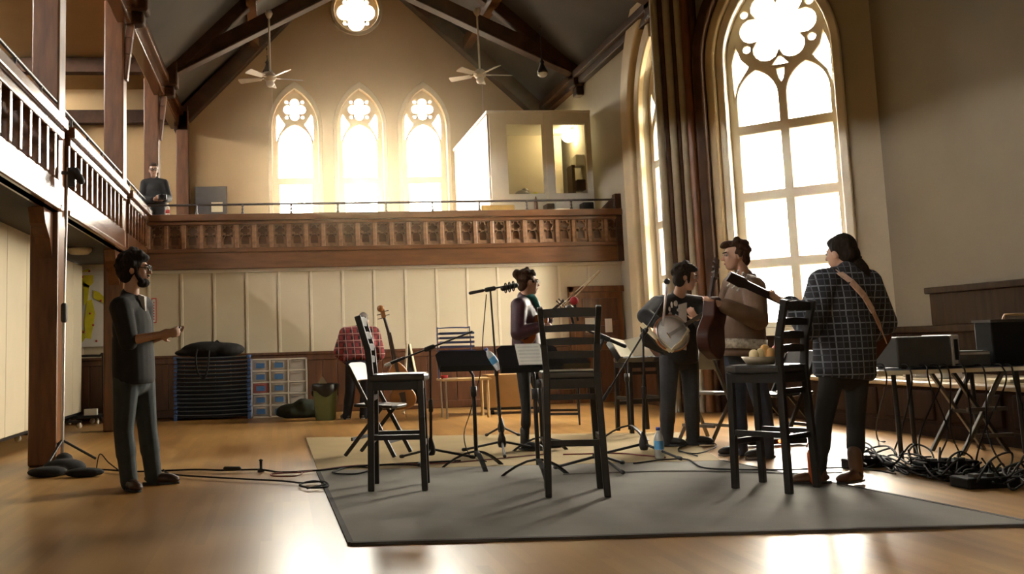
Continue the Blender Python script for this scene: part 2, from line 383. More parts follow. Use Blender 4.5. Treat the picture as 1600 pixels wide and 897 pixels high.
# canted wall with the great window; outline in (t,Z) from the corner A
A = V((XR, 12.8, 0)); dT = V((1, -1, 0)).normalized(); nT = V((1, 1, 0)).normalized()
TL = 2.546
struct('wall_right_2', MB().plate([(0, 0), (TL + .1, 0), (TL + .1, 6.6), (0, 6.6)], [arch(.70, 4.7, 1.1, c=1.385)], .5, A + nT * .25, dT, (0, 0, 1)), 'plaster_lit')
gc = 1.39
f = [foil(gc, 5.15, 6, .33, .166)] + [circ(gc + .49 * math.cos(pi / 6 + k * pi / 3), 5.15 + .49 * math.sin(pi / 6 + k * pi / 3), .05, 10) for k in (0, 2, 3, 5)]
for s in (-1, 1):
    c = gc + s * .325
    f.append(arch(.265, 4.2, 3.86, k=1.6, c=c))
    for z0, z1 in ((2.94, 3.72), (2.03, 2.80), (1.18, 1.90)): f.append([(c - .265, z0), (c + .265, z0), (c + .265, z1), (c - .265, z1)])
    f.append([(gc + s * u, z) for u, z in ((.63, 4.26), (.58, 4.44), (.46, 4.60), (.42, 4.66), (.52, 4.78), (.57, 4.96), (.63, 4.75))])
f.append([(gc - .10, 4.62), (gc + .10, 4.62), (gc + .02, 4.72), (gc - .02, 4.72)]); f.append([(gc - .05, 4.56), (gc + .05, 4.56), (gc + .03, 4.44), (gc, 4.38), (gc - .03, 4.44)])
w = struct('window_6', MB().plate(arch(.71, 4.7, 1.1, c=1.385), f, .13, A + nT * .17, dT, (0, 0, 1), bev=.02), 'frame_paint')
for h in f: struct('pane', MB().plate(h, [], .008, A + nT * .18, dT, (0, 0, 1)), 'pane', w)
struct('arch_moulding', MB().plate(arch(.80, 4.7, 1.0, c=1.385), [arch(.69, 4.7, 1.01, c=1.385)], .09, A - nT * .03, dT, (0, 0, 1), bev=.025), 'frame_paint', w)
struct('hood_moulding', MB().plate([(2 * 1.385 - x, z) for x, z in half(.93, 1.08, 4.7, 0.95, 1.385)], [], .26, A - nT * .10, dT, (0, 0, 1), bev=.04), 'timber', w)
struct('hood_moulding', MB().plate([(2 * 1.385 - x, z) for x, z in half(.80, .93, 4.7, 0.95, 1.385)], [], .16, A - nT * .06, dT, (0, 0, 1), bev=.04), 'stone', w)
struct('window_sill', MB().plate([(.45, 1.0), (2.35, 1.0), (2.35, 1.1), (.45, 1.1)], [], .34, A - nT * .02, dT, (0, 0, 1)), 'frame_paint', w)
pc = A + nT * .65 + dT * 1.385; portal((pc.x, pc.y, 3.4), -nT, 1.45, 4.8)
# wall of the bay, beyond the great window, running toward the viewer
struct('wall_right_3', MB().box((XC, -4.2, 0), (XC + .3, 11.1, 6.6)), 'plaster_shaded')
struct('ceiling_bay', MB().box((XR - .1, -4.2, 6.3), (XC + .3, 13.2, 6.5)), 'roof')
# behind the viewer and outer left
FX = -1.0                                                 # added plain window, unseen behind the viewer, put in for front fill light
struct('wall_front', MB().plate([(XL - .2, 0), (XC + .3, 0), (XC + .3, 10), (XL - .2, 10)], [arch(.30, 3.1, 2.4, c=FX)], .3, (0, -4.25, 0), (1, 0, 0), (0, 0, 1)), 'plaster_warm')
f = [[(FX - .26, 2.45), (FX - .02, 2.45), (FX - .02, 2.9), (FX - .26, 2.9)], [(FX + .02, 2.45), (FX + .26, 2.45), (FX + .26, 2.9), (FX + .02, 2.9)]]
w = struct('window_7', MB().plate(arch(.31, 3.1, 2.4, c=FX), f, .1, (0, -4.3, 0), (1, 0, 0), (0, 0, 1)), 'frame_paint')
for h in f: struct('pane', MB().plate(h, [], .008, (0, -4.3, 0), (1, 0, 0), (0, 0, 1)), 'pane', w)
portal((FX, -4.8, 3.2), (0, 1, 0), .62, 1.2)
struct('wall_left', MB().box((XL - .2, -4.2, 0), (XL, YB + .4, 6.2)), 'plaster_warm')
# roof
r = MB()
for xe, s in ((PL - .1, -1), (XR + .1, 1)):
    r.add([(xe, -4.2, PZ + .05), (AX, -4.2, AZ), (AX, YB + .3, AZ), (xe, YB + .3, PZ + .05), (xe, -4.2, PZ + .25), (AX, -4.2, AZ + .2), (AX, YB + .3, AZ + .2), (xe, YB + .3, PZ + .25)],
          [(0, 1, 2, 3), (7, 6, 5, 4), (0, 4, 5, 1), (3, 2, 6, 7), (0, 3, 7, 4)])
struct('ceiling', r, 'roof')
struct('ceiling_gallery', MB().box((XL, -4.2, 6.36), (PL - .1, YB + .1, 6.45)), 'plaster_warm')
struct('trim_40', MB().box((PL - .14, -4.2, PZ), (PL - .09, YB, 6.40)), 'wood_y')
# wall plates
struct('trim_1', MB().box((PL - .22, -4.2, PZ - .32), (PL - .02, YB, PZ + .02)).box((PL - .06, -4.2, PZ - .10), (PL + .06, YB, PZ + .04)), 'wood_y', bevel=.02)
struct('trim_2', MB().box((XR - .12, 12.8, PZ - .12), (XR + .02, YB, PZ + .12)).box((XR - .20, 12.8, PZ + .0), (XR - .02, YB, PZ + .14)), 'timber', bevel=.02)
struct('trim_3', MB().box((XR - .15, -4.2, PZ - .05), (XR + .1, 12.8, PZ + .45)), 'timber')
# purlins under the slopes and the timbers against the gable
for s in (-1, 1):
    xe = PL if s < 0 else XR
    q = lambda k, dz: V((xe + (AX - xe) * k, 0, PZ + (AZ - PZ) * k - dz))
    for k in (.42, .78):
        a = q(k, .14); struct('trim_%d' % (4 if s < 0 else 5), MB().bar((a.x, -4, a.z), (a.x, YB, a.z), .18, .22), 'wood_y')
    a, b = q(0, .12), q(1, .12)
    struct('trim_%d' % (6 if s < 0 else 7), MB().bar((a.x, YB - .14, a.z - .05), (b.x, YB - .14, b.z - .05), .28, .3).box((xe - .12, YB - .3, PZ - .42), (xe + .16, YB, PZ + .1)), 'timber', bevel=.02)

def truss(Y, label):
    t = thing('roof_truss', label, 'truss', (AX, Y, PZ))
    for s in (-1, 1):
        xe = PL if s < 0 else XR
        MB().bar((xe + .05 * s, Y, PZ + .08), (AX, Y, AZ - .2), .22, .30).build('principal_rafter', 'timber', t, bevel=.02)
        MB().bar((xe - .12 * s, Y, PZ + .22), (AX + s * -.9, Y, 8.35), .2, .27).bar((xe - .12 * s, Y, PZ + .075), (AX + s * -.9, Y, 8.205), .26, .045).build('scissor_brace', 'timber', t, bevel=.015)
        MB().box((xe - .2, Y - .16, PZ - .15), (xe + .2, Y + .16, PZ + .3)).box((xe - .14, Y - .12, PZ - .32), (xe + .14, Y + .12, PZ - .15)).build('bracket', 'timber', t, bevel=.03)
    return t
truss(17.0, 'dark scissor roof truss carrying the two ceiling fans')
truss(13.2, 'dark roof truss above the top edge of the photo')

# ------------------------------------------------------------------ gallery on the left, balcony at the back
struct('floor_gallery', MB().box((XL, -4.2, 2.42), (-2.12, YB, 2.55)), 'roof')
struct('floor_balcony', MB().box((-2.12, YP + .05, 2.34), (XR, YB, 2.55)), 'wood_x')
GX = -2.06
cols = (5.6, 9.42, 13.2, 17.0)
lab = ('brown wooden column left of the picture edge', 'broad brown wooden gallery column nearest the viewer, bright along its right edge',
       'brown wooden gallery column second from the viewer, behind the bearded man', 'brown wooden gallery column behind the man standing on the balcony')
for i, y in enumerate(cols):
    if i == 0: continue
    c = thing('gallery_column', lab[i], 'column', (-2.2, y, 0))
    MB().box((-2.34, y - .14, 0), (-2.08, y + .14, PZ)).build('shaft', 'wood', c, bevel=.02)
    if y < YP:
        for s in (-1, 1): MB().plate([(0, 2.36), (.36, 2.36), (.28, 2.22), (.11, 2.1), (0, 1.92)] if s > 0 else [(0, 2.36), (0, 1.92), (-.11, 2.1), (-.28, 2.22), (-.36, 2.36)], [], .14, (-2.2, y + .14 * s, 0), (0, 1, 0), (0, 0, 1)).build('corbel', 'wood', c, bevel=.008)
    pts = [(-2.09, y - .02, 4.75), (-2.05, y - .02, 5.1), (-2.02, y - .02, 5.35), (-1.98, y - .02, PZ - .15)]
    b = MB()
    for j in range(3): b.bar(pts[j], pts[j + 1], .12, .10, up=(1, 0, 0))
    b.build('curved_brace', 'wood', c, bevel=.01)
    if i == 3: struct('trim_10', MB().bar((XL, y + .3, PZ + .33), (-2.2, y + .3, PZ + .33), .22, .26), 'timber')
c = thing('gallery_column', 'dark wooden post against the back wall in the corner of the gallery', 'column', (-1.95, YB - .25, 2.55))
MB().box((-2.03, YB - .3, 2.55), (-1.78, YB - .02, PZ)).build('shaft', 'wood', c, bevel=.02)
struct('trim_12', MB().bar((XL, YB - .2, PZ - .12), (-2.0, YB - .2, PZ - .12), .22, .26), 'timber')

PANEL = {}
def carved(h, w):
    """one panel's open tracery cut from a board: trefoil head over a lancet"""
    return [foil(0, h - .105, 4, .042, .036, m=24), arch(w * .30, h * .36, .06, k=1.5, n=5), circ(-w * .30, h - .045, .02, 8), circ(w * .30, h - .045, .02, 8), circ(-w * .33, h - .19, .022, 8), circ(w * .33, h - .19, .022, 8)]
# balcony front, facing the viewer
bf = struct('balcony_front', MB().box((GX, YP, 2.30), (XR, YP + .1, 2.58)), 'wood_x', bevel=.012)
struct('top_rail', MB().box((GX - .02, YP - .07, 3.06), (XR, YP + .14, 3.17)).box((GX, YP - .03, 3.0), (XR, YP + .1, 3.06)), 'wood_x', bf, bevel=.015)
struct('bottom_rail', MB().box((GX, YP - .03, 2.56), (XR, YP + .1, 2.63)), 'wood_x', bf, bevel=.01)
struct('backing_board', MB().box((GX, YP + .085, 2.6), (XR, YP + .1, 3.02)), 'wood_x', bf)
npan = 28; pw = (XR - GX) / npan
p0 = s0 = None
for i in range(npan):
    x = GX + pw * (i + .5)
    if p0 is None:
        p0 = struct('panel', MB().plate([(-pw * .36, 0), (pw * .36, 0), (pw * .36, .385), (-pw * .36, .385)], carved(.385, pw * .72), .045, (x, YP + .05, 2.63), (1, 0, 0), (0, 0, 1)), 'wood_carved', bf)
        s0 = struct('stile', MB().box((x - pw * .5 - .035, YP - .015, 2.62), (x - pw * .5 + .035, YP + .09, 3.02)), 'wood_carved', bf, bevel=.012)
    else: piece(p0, bf, (pw * i, 0, 0)); piece(s0, bf, (pw * i, 0, 0))
struct('pipe_rail', MB().tube([(GX, YP + .03, 3.33), (XR, YP + .03, 3.33)], .018), 'iron', bf)
r0 = None
for px in (233, 307, 379, 455, 528, 603, 676, 749, 823, 893, 960):
    x = P(px, 325, YP + .03).x
    if r0 is None:
        r0 = struct('rail_post', MB().lathe([(.03, 3.17), (.022, 3.2), (.012, 3.22), (.018, 3.25), (.012, 3.28), (.02, 3.31), (.02, 3.33)], (x, YP + .03, 0), n=8), 'iron', bf); x0 = x
    else: piece(r0, bf, (x - x0, 0, 0))
# gallery front, one bay between each pair of columns, facing right
bay_lab = {}
for bi, (y0, y1) in enumerate(((1.9, 5.46), (5.74, 9.28), (9.56, 13.06), (13.34, YP))):
    gf = struct('gallery_front', MB().box((GX - .1, y0, 2.36), (GX, y1, 2.66)).box((GX - .12, y0, 2.36), (GX + .03, y1, 2.42)), 'wood_y', bevel=.012)
    struct('top_rail', MB().box((GX - .15, y0, 3.14), (GX + .07, y1, 3.25)).box((GX - .1, y0, 3.05), (GX + .03, y1, 3.14)), 'wood_y', gf, bevel=.015)
    n = max(4, round((y1 - y0) / .30)); st = (y1 - y0) / n
    pp = ss = None
    for i in range(n):
        y = y0 + st * (i + .5)
        if pp is None:
            pp = struct('panel', MB().plate([(-st * .39, 0), (st * .39, 0), (st * .39, .395), (-st * .39, .395)], [foil(0, .285, 4, .05, .045, m=24), arch(st * .28, .13, .02, k=1.5, n=5)], .03, (GX - .06, y, 2.66), (0, 1, 0), (0, 0, 1)), 'wood_carved', gf)
            ss = struct('stile', MB().box((GX - .09, y - st * .5 - .035, 2.65), (GX + .02, y - st * .5 + .035, 3.06)), 'wood_y', gf, bevel=.012)
        else: piece(pp, gf, (0, st * i, 0)); piece(ss, gf, (0, st * i, 0))
    struct('pipe_rail', MB().tube([(GX - .05, y0 - .1, 3.43), (GX - .05, y1, 3.43)], .016), 'iron', gf)
    k = 0; rp_ = None
    yy = y0 + .4
    while yy < y1:
        if rp_ is None: rp_ = struct('rail_post', MB().lathe([(.03, 3.25), (.02, 3.28), (.012, 3.31), (.018, 3.35), (.012, 3.38), (.02, 3.42)], (GX - .05, yy, 0), n=8), 'iron', gf); yf = yy
        else: piece(rp_, gf, (0, yy - yf, 0))
        yy += .85

# partition under the balcony: cream panels with battens over a dark wainscot
YW = YP + .12
pw_ = struct('wall_partition', MB().box((XL, YW + .04, 0), (XR, YW + .14, 2.34)), 'panel_cream')
bx = [P(px, 480, YW).x for px in (284, 333.5, 384, 434, 484, 535, 585, 635)]; sp_ = (bx[-1] - bx[0]) / 7
q0 = b0 = None; x = bx[0] - 6 * sp_; first = x
while x < XR - .02:
    x1 = min(x + sp_, XR)
    if x1 - x > sp_ * .9:
        if q0 is None:
            q0 = struct('panel', MB().box((x + .002, YW + .014, .95), (x1 - .002, YW + .05, 2.26)), 'panel_cream', pw_); b0 = struct('batten', MB().box((x - .022, YW + .005, .95), (x + .022, YW + .03, 2.26)), 'batten_paint', pw_, bevel=.005)
        else: piece(q0, pw_, (x - first, 0, 0)); piece(b0, pw_, (x - first, 0, 0))
    x += sp_
struct('cornice', MB().box((XL, YW - .02, 2.25), (XR, YW + .06, 2.31)), 'white_paint', pw_, bevel=.01)
struct('wainscot_cap', MB().box((XL, YW - .03, .92), (XR, YW + .05, .965)).box((XL, YW - .015, .83), (XR, YW + .05, .92)), 'wainscot', pw_, bevel=.01)
k0 = None; nb = int((XR - XL) / .24)
for i in range(nb):
    x = XL + .24 * i
    if k0 is None: k0 = struct('board', MB().box((x + .004, YW + .0, .1), (x + .236, YW + .05, .84)), 'wainscot', pw_, bevel=.004)
    else: piece(k0, pw_, (.24 * i, 0, 0))
struct('baseboard', MB().box((XL, YW - .02, 0), (XR, YW + .05, .12)), 'wainscot', pw_, bevel=.01)

# door at the right end of the partition
D0 = P(888, 448, YW); D1 = P(976, 448, YW); dz = D0.z
d = struct('door_1', MB().box((D0.x + .05, YW - .04, 0), (XR - .03, YW + .02, dz - .06)), 'wood', bevel=.005)
struct('door_frame', MB().box((D0.x - .02, YW - .06, 0), (D0.x + .07, YW + .02, dz)).box((D0.x - .02, YW - .06, dz - .1), (XR, YW + .02, dz)), 'wood', d, bevel=.01)
for z0, z1 in ((.15, .85), (.95, 1.25), (1.32, dz - .2)):
    struct('door_panel', MB().box((D0.x + .2, YW - .055, z0), (XR - .12, YW - .03, z1)), 'wainscot', d, bevel=.012)
a = P(945, 498, YW - .06); b = P(957, 519, YW - .06)
struct('notice', MB().box((a.x, YW - .066, b.z), (b.x, YW - .056, a.z)), 'paper', d)
a = P(914, 497, YW - .06); b = P(930, 519, YW - .06)
struct('notice', MB().box((a.x, YW - .066, b.z), (b.x, YW - .056, a.z)), 'paper', d)

# corner shaft between slender and great window: a cluster of vertical mouldings
for i, (px, wd, mt) in enumerate(((1049, .10, 'shaft_grey'), (1060, .07, 'timber'), (1069, .10, 'shaft_grey'), (1079, .06, 'timber'), (1087, .09, 'shaft_grey'), (1099, .13, 'wood'), (1111, .10, 'timber'))):
    Yk = 12.72 - .035 * i; p = P(px, 470, Yk)
    struct('trim_%d' % (20 + i), MB().tube([(p.x, p.y, 0), (p.x, p.y, 6.4)], wd * .55, n=10), mt)
# long low platform along the right wall, dado and tall panelling
BX = 6.15
pf = struct('stage_platform', MB().box((BX, -4, 0), (XC, 11.6, .50)), 'dark_panel')
struct('nosing', MB().box((BX - .05, -4, .47), (BX + .10, 11.6, .52)), 'pale_oak', pf, bevel=.015)
struct('step_top', MB().box((BX + .1, -4, .50), (XC, 11.0, .525)), 'pale_oak', pf)
struct('skirting', MB().box((BX - .025, -4, 0), (BX, 11.6, .12)), 'dark_panel', pf)
yy = 11.2; kk = None
while yy > -3:
    if kk is None: kk = struct('front_panel', MB().box((BX - .02, yy - .82, .15), (BX + .01, yy - .06, .44)), 'dark_panel', pf, bevel=.015); yk = yy
    else: piece(kk, pf, (0, yy - yk, 0))
    yy -= .88
struct('baseboard_right', MB().box((XC - .05, -4, .5), (XC, 11.0, 1.0)).box((XC - .09, -4, .98), (XC, 11.0, 1.06)), 'dark_panel', bevel=.01)
ya = XP(1452, 452, XC - .05).y
tp = struct('trim_30', MB().box((XC - .06, -4, 1.06), (XC, ya, 1.42)).box((XC - .10, -4, 1.42), (XC, ya + .03, 1.49)), 'dark_panel', bevel=.01)
struct('trim_31', MB().plate([(0, 0), (TL, 0), (TL, 1.0), (0, 1.0)], [], .08, A - nT * .04, dT, (0, 0, 1)), 'dark_panel')
struct('trim_32', MB().box((XR - .04, 12.9, 0), (XR, YP, .95)), 'wainscot')
# ================================================================== FURNISHINGS
def rug(name, pts, mat, label, h):
    m = MB().plate(pts, [], h, (0, 0, h / 2 + .001), (1, 0, 0), (0, 1, 0))
    return tag(m.build(name, mat), label, 'rug')
pm('rug_grey', (.17, .157, .13), .95, var=.12, scale=2.5, bump=.1)
pm('rug_tan', (.27, .19, .08), .95, var=.08, scale=2.5, bump=.1)
pm('rug_edge', (.05, .045, .04), .9)
g_ = [F(548, 852), F(1625, 822), F(1128, 722), F(497, 738)]
rg = thing('grey_rug', 'large grey rug under the bar stools, its dark front edge toward the viewer', 'rug', (2, 6.4, 0))
MB().plate([(p.x, p.y) for p in g_], [], .012, (0, 0, .007), (1, 0, 0), (0, 1, 0)).build('rug_body', 'rug_grey', rg)
e = MB()
for i in (0, 1, 3): a, b = g_[i], g_[(i + 1) % 4]; e.bar((a.x, a.y, .008), (b.x, b.y, .008), .03, .015)
e.build('bound_edge', 'rug_edge', rg)
t_ = [F(497, 737.5), F(1126, 721), F(1060, 677), F(478, 685)]
rug('tan_rug', [(p.x, p.y) for p in t_], 'rug_tan', 'flat tan rug laid behind the grey rug, under the musicians', .01)

# ---------------------------------------------------------------- bar stools
RZ = .014                                               # top of the rugs
def bar_stool(label, loc, rz, back=True, group=None):
    t = thing('bar_stool', label, 'stool', loc)
    w, d, sh = .175, .185, .80
    MB().plate([(-.19, -.19), (.19, -.19), (.20, .10), (.17, .19), (.10, .215), (-.10, .215), (-.17, .19), (-.20, .10)], [], .055, V(loc) + V((0, 0, sh - .03)), (1, 0, 0), (0, 1, 0), bev=.018).build('seat', 'black_vinyl', t)
    L0 = V(loc)
    def B(f): m = MB(); f(m); m.v = [p + L0 for p in m.v]; return m
    for s in (-1, 1):
        B(lambda m: m.bar((s * w, .17, 0), (s * (w - .02), .16, sh - .05), .042, .042)).build('leg', 'black_wood', t, bevel=.006)
        if back:
            B(lambda m: m.bar((s * (w + .01), -.20, 0), (s * (w - .015), -.185, sh), .042, .045, up=(0, 1, 0)).bar((s * (w - .015), -.185, sh - .02), (s * (w - .005), -.20, .98), .04, .045, up=(0, 1, 0)).bar((s * (w - .005), -.20, .97), (s * (w + .012), -.265, 1.21), .036, .045, up=(0, 1, 0))).build('leg', 'black_wood', t, bevel=.006)
        else: B(lambda m: m.bar((s * (w + .01), -.19, 0), (s * (w - .015), -.175, sh - .05), .042, .042)).build('leg', 'black_wood', t, bevel=.006)
        B(lambda m: m.bar((s * (w - .004), -.18, .36), (s * (w - .004), .165, .36), .022, .035)).build('side_rung', 'black_wood', t)
        B(lambda m: m.bar((s * (w - .01), -.18, sh - .085), (s * (w - .01), .165, sh - .085), .022, .06)).build('side_apron', 'black_wood', t)
    B(lambda m: m.bar((-w, .165, .30), (w, .165, .30), .03, .04)).build('foot_rest', 'black_wood', t, bevel=.005)
    B(lambda m: m.bar((-w, -.185, .34), (w, -.185, .34), .022, .035)).build('rear_rung', 'black_wood', t)
    for y, z, h in ((.163, sh - .085, .06), (-.18, sh - .085, .06), (-.18, .63, .035)): B(lambda m: m.bar((-w, y, z), (w, y, z), .022, h)).build('apron', 'black_wood', t)
    if back:
        for z, h in ((.90, .042), (.985, .042), (1.07, .042), (1.17, .055)):
            y = -.19 - max(0, z - .97) * .28
            B(lambda m: m.plate([(-.172, -h / 2), (.172, -h / 2), (.176, h / 2), (0, h / 2 + .008), (-.176, h / 2)], [], .02, (0, y, z), (1, 0, 0), (0, 0, 1))).build('slat', 'black_wood', t, bevel=.004)
    t.rotation_euler = (0, 0, rz)
    return t
bar_stool('black ladder-back bar stool seen from the side, nearest the bearded man', (.83, 6.89, RZ), math.radians(-101))
bar_stool('black ladder-back bar stool in the middle, its back toward the viewer', (1.905, 6.29, RZ), math.radians(-13))
bar_stool('black ladder-back bar stool holding a tray of food, beside the woman in plaid', (3.175, 6.10, RZ), math.radians(34))
q = F(1000, 676); bar_stool('black backless bar stool standing behind the open music book', (q.x, q.y, RZ), .1, back=False)

# ---------------------------------------------------------------- music stands
def music_stand(name_label, base, desk_c, w=.5, h=.33, yaw=0.0, tilt=.5, tray_front=True):
    b = V(base); c = V(desk_c); t = thing('music_stand', name_label, 'music stand', b)
    U = V((math.cos(yaw), math.sin(yaw), 0)); back = V((-math.sin(yaw), math.cos(yaw), 0)); Vv = (V((0, 0, 1)) * math.cos(tilt) + back * math.sin(tilt)).normalized(); N = U.cross(Vv)
    MB().plate([(-w / 2, -h / 2), (w / 2, -h / 2), (w / 2, h / 2 - .04), (w / 2 - .04, h / 2), (-w / 2 + .04, h / 2), (-w / 2, h / 2 - .04)], [], .006, c, U, Vv).build('desk', 'black_metal', t)
    lo = c - Vv * (h / 2)
    MB().bar(lo - U * (w / 2) + N * .03, lo + U * (w / 2) + N * .03, .06, .006, up=Vv).bar(lo - U * (w / 2) + N * .06 + Vv * .006, lo + U * (w / 2) + N * .06 + Vv * .006, .004, .02, up=Vv).build('tray', 'black_metal', t)
    MB().tube([(b.x, b.y, .10), (b.x, b.y, .62)], .016, 10).build('lower_pole', 'black_metal', t)
    MB().tube([(b.x, b.y, .6), (b.x, b.y, c.z - .12), c - N * .03], .011, 10).build('upper_pole', 'black_metal', t)
    MB().lathe([(.0, .58), (.026, .58), (.026, .66), (0, .66)], (b.x, b.y, 0), n=12).build('clutch', 'black_plastic', t)
    for k in range(3):
        a = yaw + .45 + k * 2 * pi / 3 - pi / 2 - .45; dx, dy = math.cos(a), math.sin(a)
        m = MB()
        pts = [(b.x + dx * r, b.y + dy * r, z) for r, z in ((.012, .14), (.08, .125), (.17, .085), (.25, .035), (.285, .008))]
        for i in range(4): m.bar(pts[i], pts[i + 1], .036, .016)
        m.build('leg', 'black_metal', t)
    return t, c, U, Vv, N
q = F(745, 733); D_ = q.y
music_stand('black music stand with a water bottle lying in its tray', (q.x, q.y, RZ), P(727, 564, D_ - .05), w=.47, h=.24, yaw=.05, tilt=.85)
q = F(842, 748)
s2 = music_stand('black music stand holding white sheet music, beside the middle stool', (q.x, q.y, RZ), P(826, 560, q.y), w=.46, h=.27, yaw=-.05, tilt=.75)
q = F(985, 687)
s3 = music_stand('black music stand holding the open cream music book', (q.x, q.y, RZ), P(982, 549, q.y), w=.42, h=.30, yaw=.25, tilt=.8)
q = F(848, 708)
music_stand('low black music stand half hidden behind the middle stool', (q.x, q.y, RZ), P(882, 562, q.y - .1), w=.42, h=.22, yaw=-.1, tilt=.8)

def sheet(c, U, Vv, N, w, h, off, name, label, cat, mat='paper', lines=True):
    t = thing(name, label, cat, c)
    MB().plate([(-w / 2, -h / 2), (w / 2, -h / 2), (w / 2, h / 2), (-w / 2, h / 2)], [], .006, c + U * off[0] + Vv * off[1] + N * .008, U, Vv).build('page', mat, t)
    if lines:
        m = MB()
        for k in range(6):
            z = h / 2 - .03 - k * (h - .05) / 6
            for j in range(3): m.bar(c + U * (off[0] - w * .42) + Vv * (off[1] + z - j * .006) + N * .0115, c + U * (off[0] + w * .42) + Vv * (off[1] + z - j * .006) + N * .0115, .0015, .0006, up=N)
        m.build('printed_staves', 'ink', t)
    return t
pm('ink', (.45, .44, .41), .8)
_, c, U, Vv, N = s2; sheet(c, U, Vv, N, .19, .26, (.01, .01), 'sheet_music', 'white sheet music on the stand beside the middle stool', 'sheet music')
_, c, U, Vv, N = s3
bk = thing('music_book', 'open cream music book on the stand behind the banjo player', 'book', c)
for s in (-1, 1):
    Nv = (N + U * (-s) * .25).normalized(); Uv = Vv.cross(Nv).normalized()
    MB().plate([(0 if s > 0 else -.2, -.14), (.2 if s > 0 else 0, -.14), (.2 if s > 0 else 0, .14), (0 if s > 0 else -.2, .14)], [], .008, c + N * .02, Uv, Vv).build('page_block', 'cream_paper', bk)

# ---------------------------------------------------------------- microphone stands
def mic_stand(label, base, top, boom=None, mic=None, legs=.33, a0=.5, micr=(.02, .09)):
    b = V(base); tp_ = V(top); t = thing('microphone_stand', label, 'microphone stand', b)
    MB().tube([(b.x, b.y, .08), b.lerp(tp_, .5)], .013, 10).build('lower_pole', 'black_metal', t)
    MB().tube([b.lerp(tp_, .48), tp_], .009, 8).build('upper_pole', 'black_metal', t)
    mid = b.lerp(tp_, .5); MB().cap(mid - V((0, 0, .04)), mid + V((0, 0, .04)), .02, .02).build('clutch', 'black_plastic', t)
    MB().lathe([(0, .05), (.03, .055), (.042, .09), (.036, .13), (.016, .20), (0, .21)], b, n=12).build('hub', 'black_plastic', t)
    for k in range(3):
        a = a0 + k * 2 * pi / 3; e_ = b + V((math.cos(a) * legs, math.sin(a) * legs, .018))
        lg = MB().tube([b + V((math.cos(a) * .03, math.sin(a) * .03, .10)), e_], .011, 8).build('leg', 'black_metal', t)
        MB().cap(b.lerp(e_, .93) + V((0, 0, .007)), e_ + V((0, 0, .002)), .016, .017, 8).build('rubber_foot', 'rubber', lg)
    if boom:
        p, q = V(boom[0]), V(boom[1]); d = (q - p).normalized()
        MB().tube([p, q], .008, 8).build('boom_arm', 'black_metal', t)
        n_ = min(max((tp_ - p).dot(d), 0), (q - p).length); j = p + d * n_
        MB().cap(j - d * .035, j + d * .035, .022, .022, 10).cap(j, tp_, .016, .014, 10).build('boom_clamp', 'black_plastic', t)
        if boom[2:]: MB().cap(p, p + d * .12, .016, .014, 10).build('counterweight', 'black_metal', t)
    return t
def microphone(label, p, q, r=.02, ball=0, mat='black_metal', ballmat='grille'):
    t = thing('microphone', label, 'microphone', p); p, q = V(p), V(q)
    MB().cap(p, q, r * .75, r, 12).build('body', mat, t)
    if ball: MB().ell(q, ball, n=14, m=10).build('grille', ballmat, t)
    return t
pm('grille', (.16, .15, .14), .5, metal=.6, var=.3, scale=60); pm('red_foam', (.35, .012, .012), .8)
q = F(785, 711); Y = q.y
mic_stand('tall black boom microphone stand standing behind the violinist', (q.x, q.y, RZ), P(766, 452, Y), (P(735, 458, Y), P(800, 445, Y), 1), a0=.35, legs=.40)
mi = thing('microphone', 'large shock-mounted microphone beside the violinist\'s hair bun', 'microphone', P(795, 447, Y))
p = P(786, 451, Y); p2 = P(806, 446, Y)
MB().cap(p, p2, .024, .024).build('body', 'black_metal', mi)
m = MB()
for k in range(3): pts = [p.lerp(p2, .2 + .3 * k) + V((0, math.cos(2 * pi * i / 16), math.sin(2 * pi * i / 16))) * .045 for i in range(17)]; m.tube(pts, .006, 6)
m.build('shock_mount', 'black_metal', mi)
q = F(674, 724); Y = q.y
mic_stand('black boom microphone stand behind the nearest left stool, arm rising right', (q.x, q.y, RZ), P(672, 548, Y), (P(612, 567, Y - .1), P(738, 518, Y + .1), 1), a0=.1, legs=.38)
microphone('silver-tipped microphone on the low left boom arm', P(613, 567, Y - .1), P(603, 571, Y - .1), .016, mat='steel')
q = F(1007, 716); Y = q.y
mic_stand('black boom microphone stand in front of the banjo player', (q.x, q.y, RZ), P(1005, 516, Y), (P(943, 624, Y - .1), P(1036, 472, Y + .1), 1), a0=.9, legs=.42)
q2 = P(1036, 508, Y + .15); q3 = P(1040, 455, Y + .15)
tt = microphone('slim silver microphone with dark head held at the banjo player\'s chest', q2, P(1042, 440, Y + .15), .014, .028, 'steel', 'black_metal')
q = F(938, 737); Y = q.y
mic_stand('black boom microphone stand behind the middle stool, pair of microphones on it', (q.x, q.y, RZ), P(934, 552, Y), (P(976, 541, Y), P(893, 506, Y), 1), a0=.7, legs=.34)
microphone('grey ball-headed microphone below the violin scroll', P(896, 505, Y), P(890, 484, Y), .014, .036)
microphone('red foam-covered microphone beside the door', P(903, 500, Y + .15), P(897, 470, Y + .15), .013, .034, ballmat='red_foam')
q = F(784, 686); Y = q.y
mic_stand('short black stand in shadow beyond the violinist', (q.x, q.y, RZ), P(776, 600, Y), None, legs=.2, a0=.2)

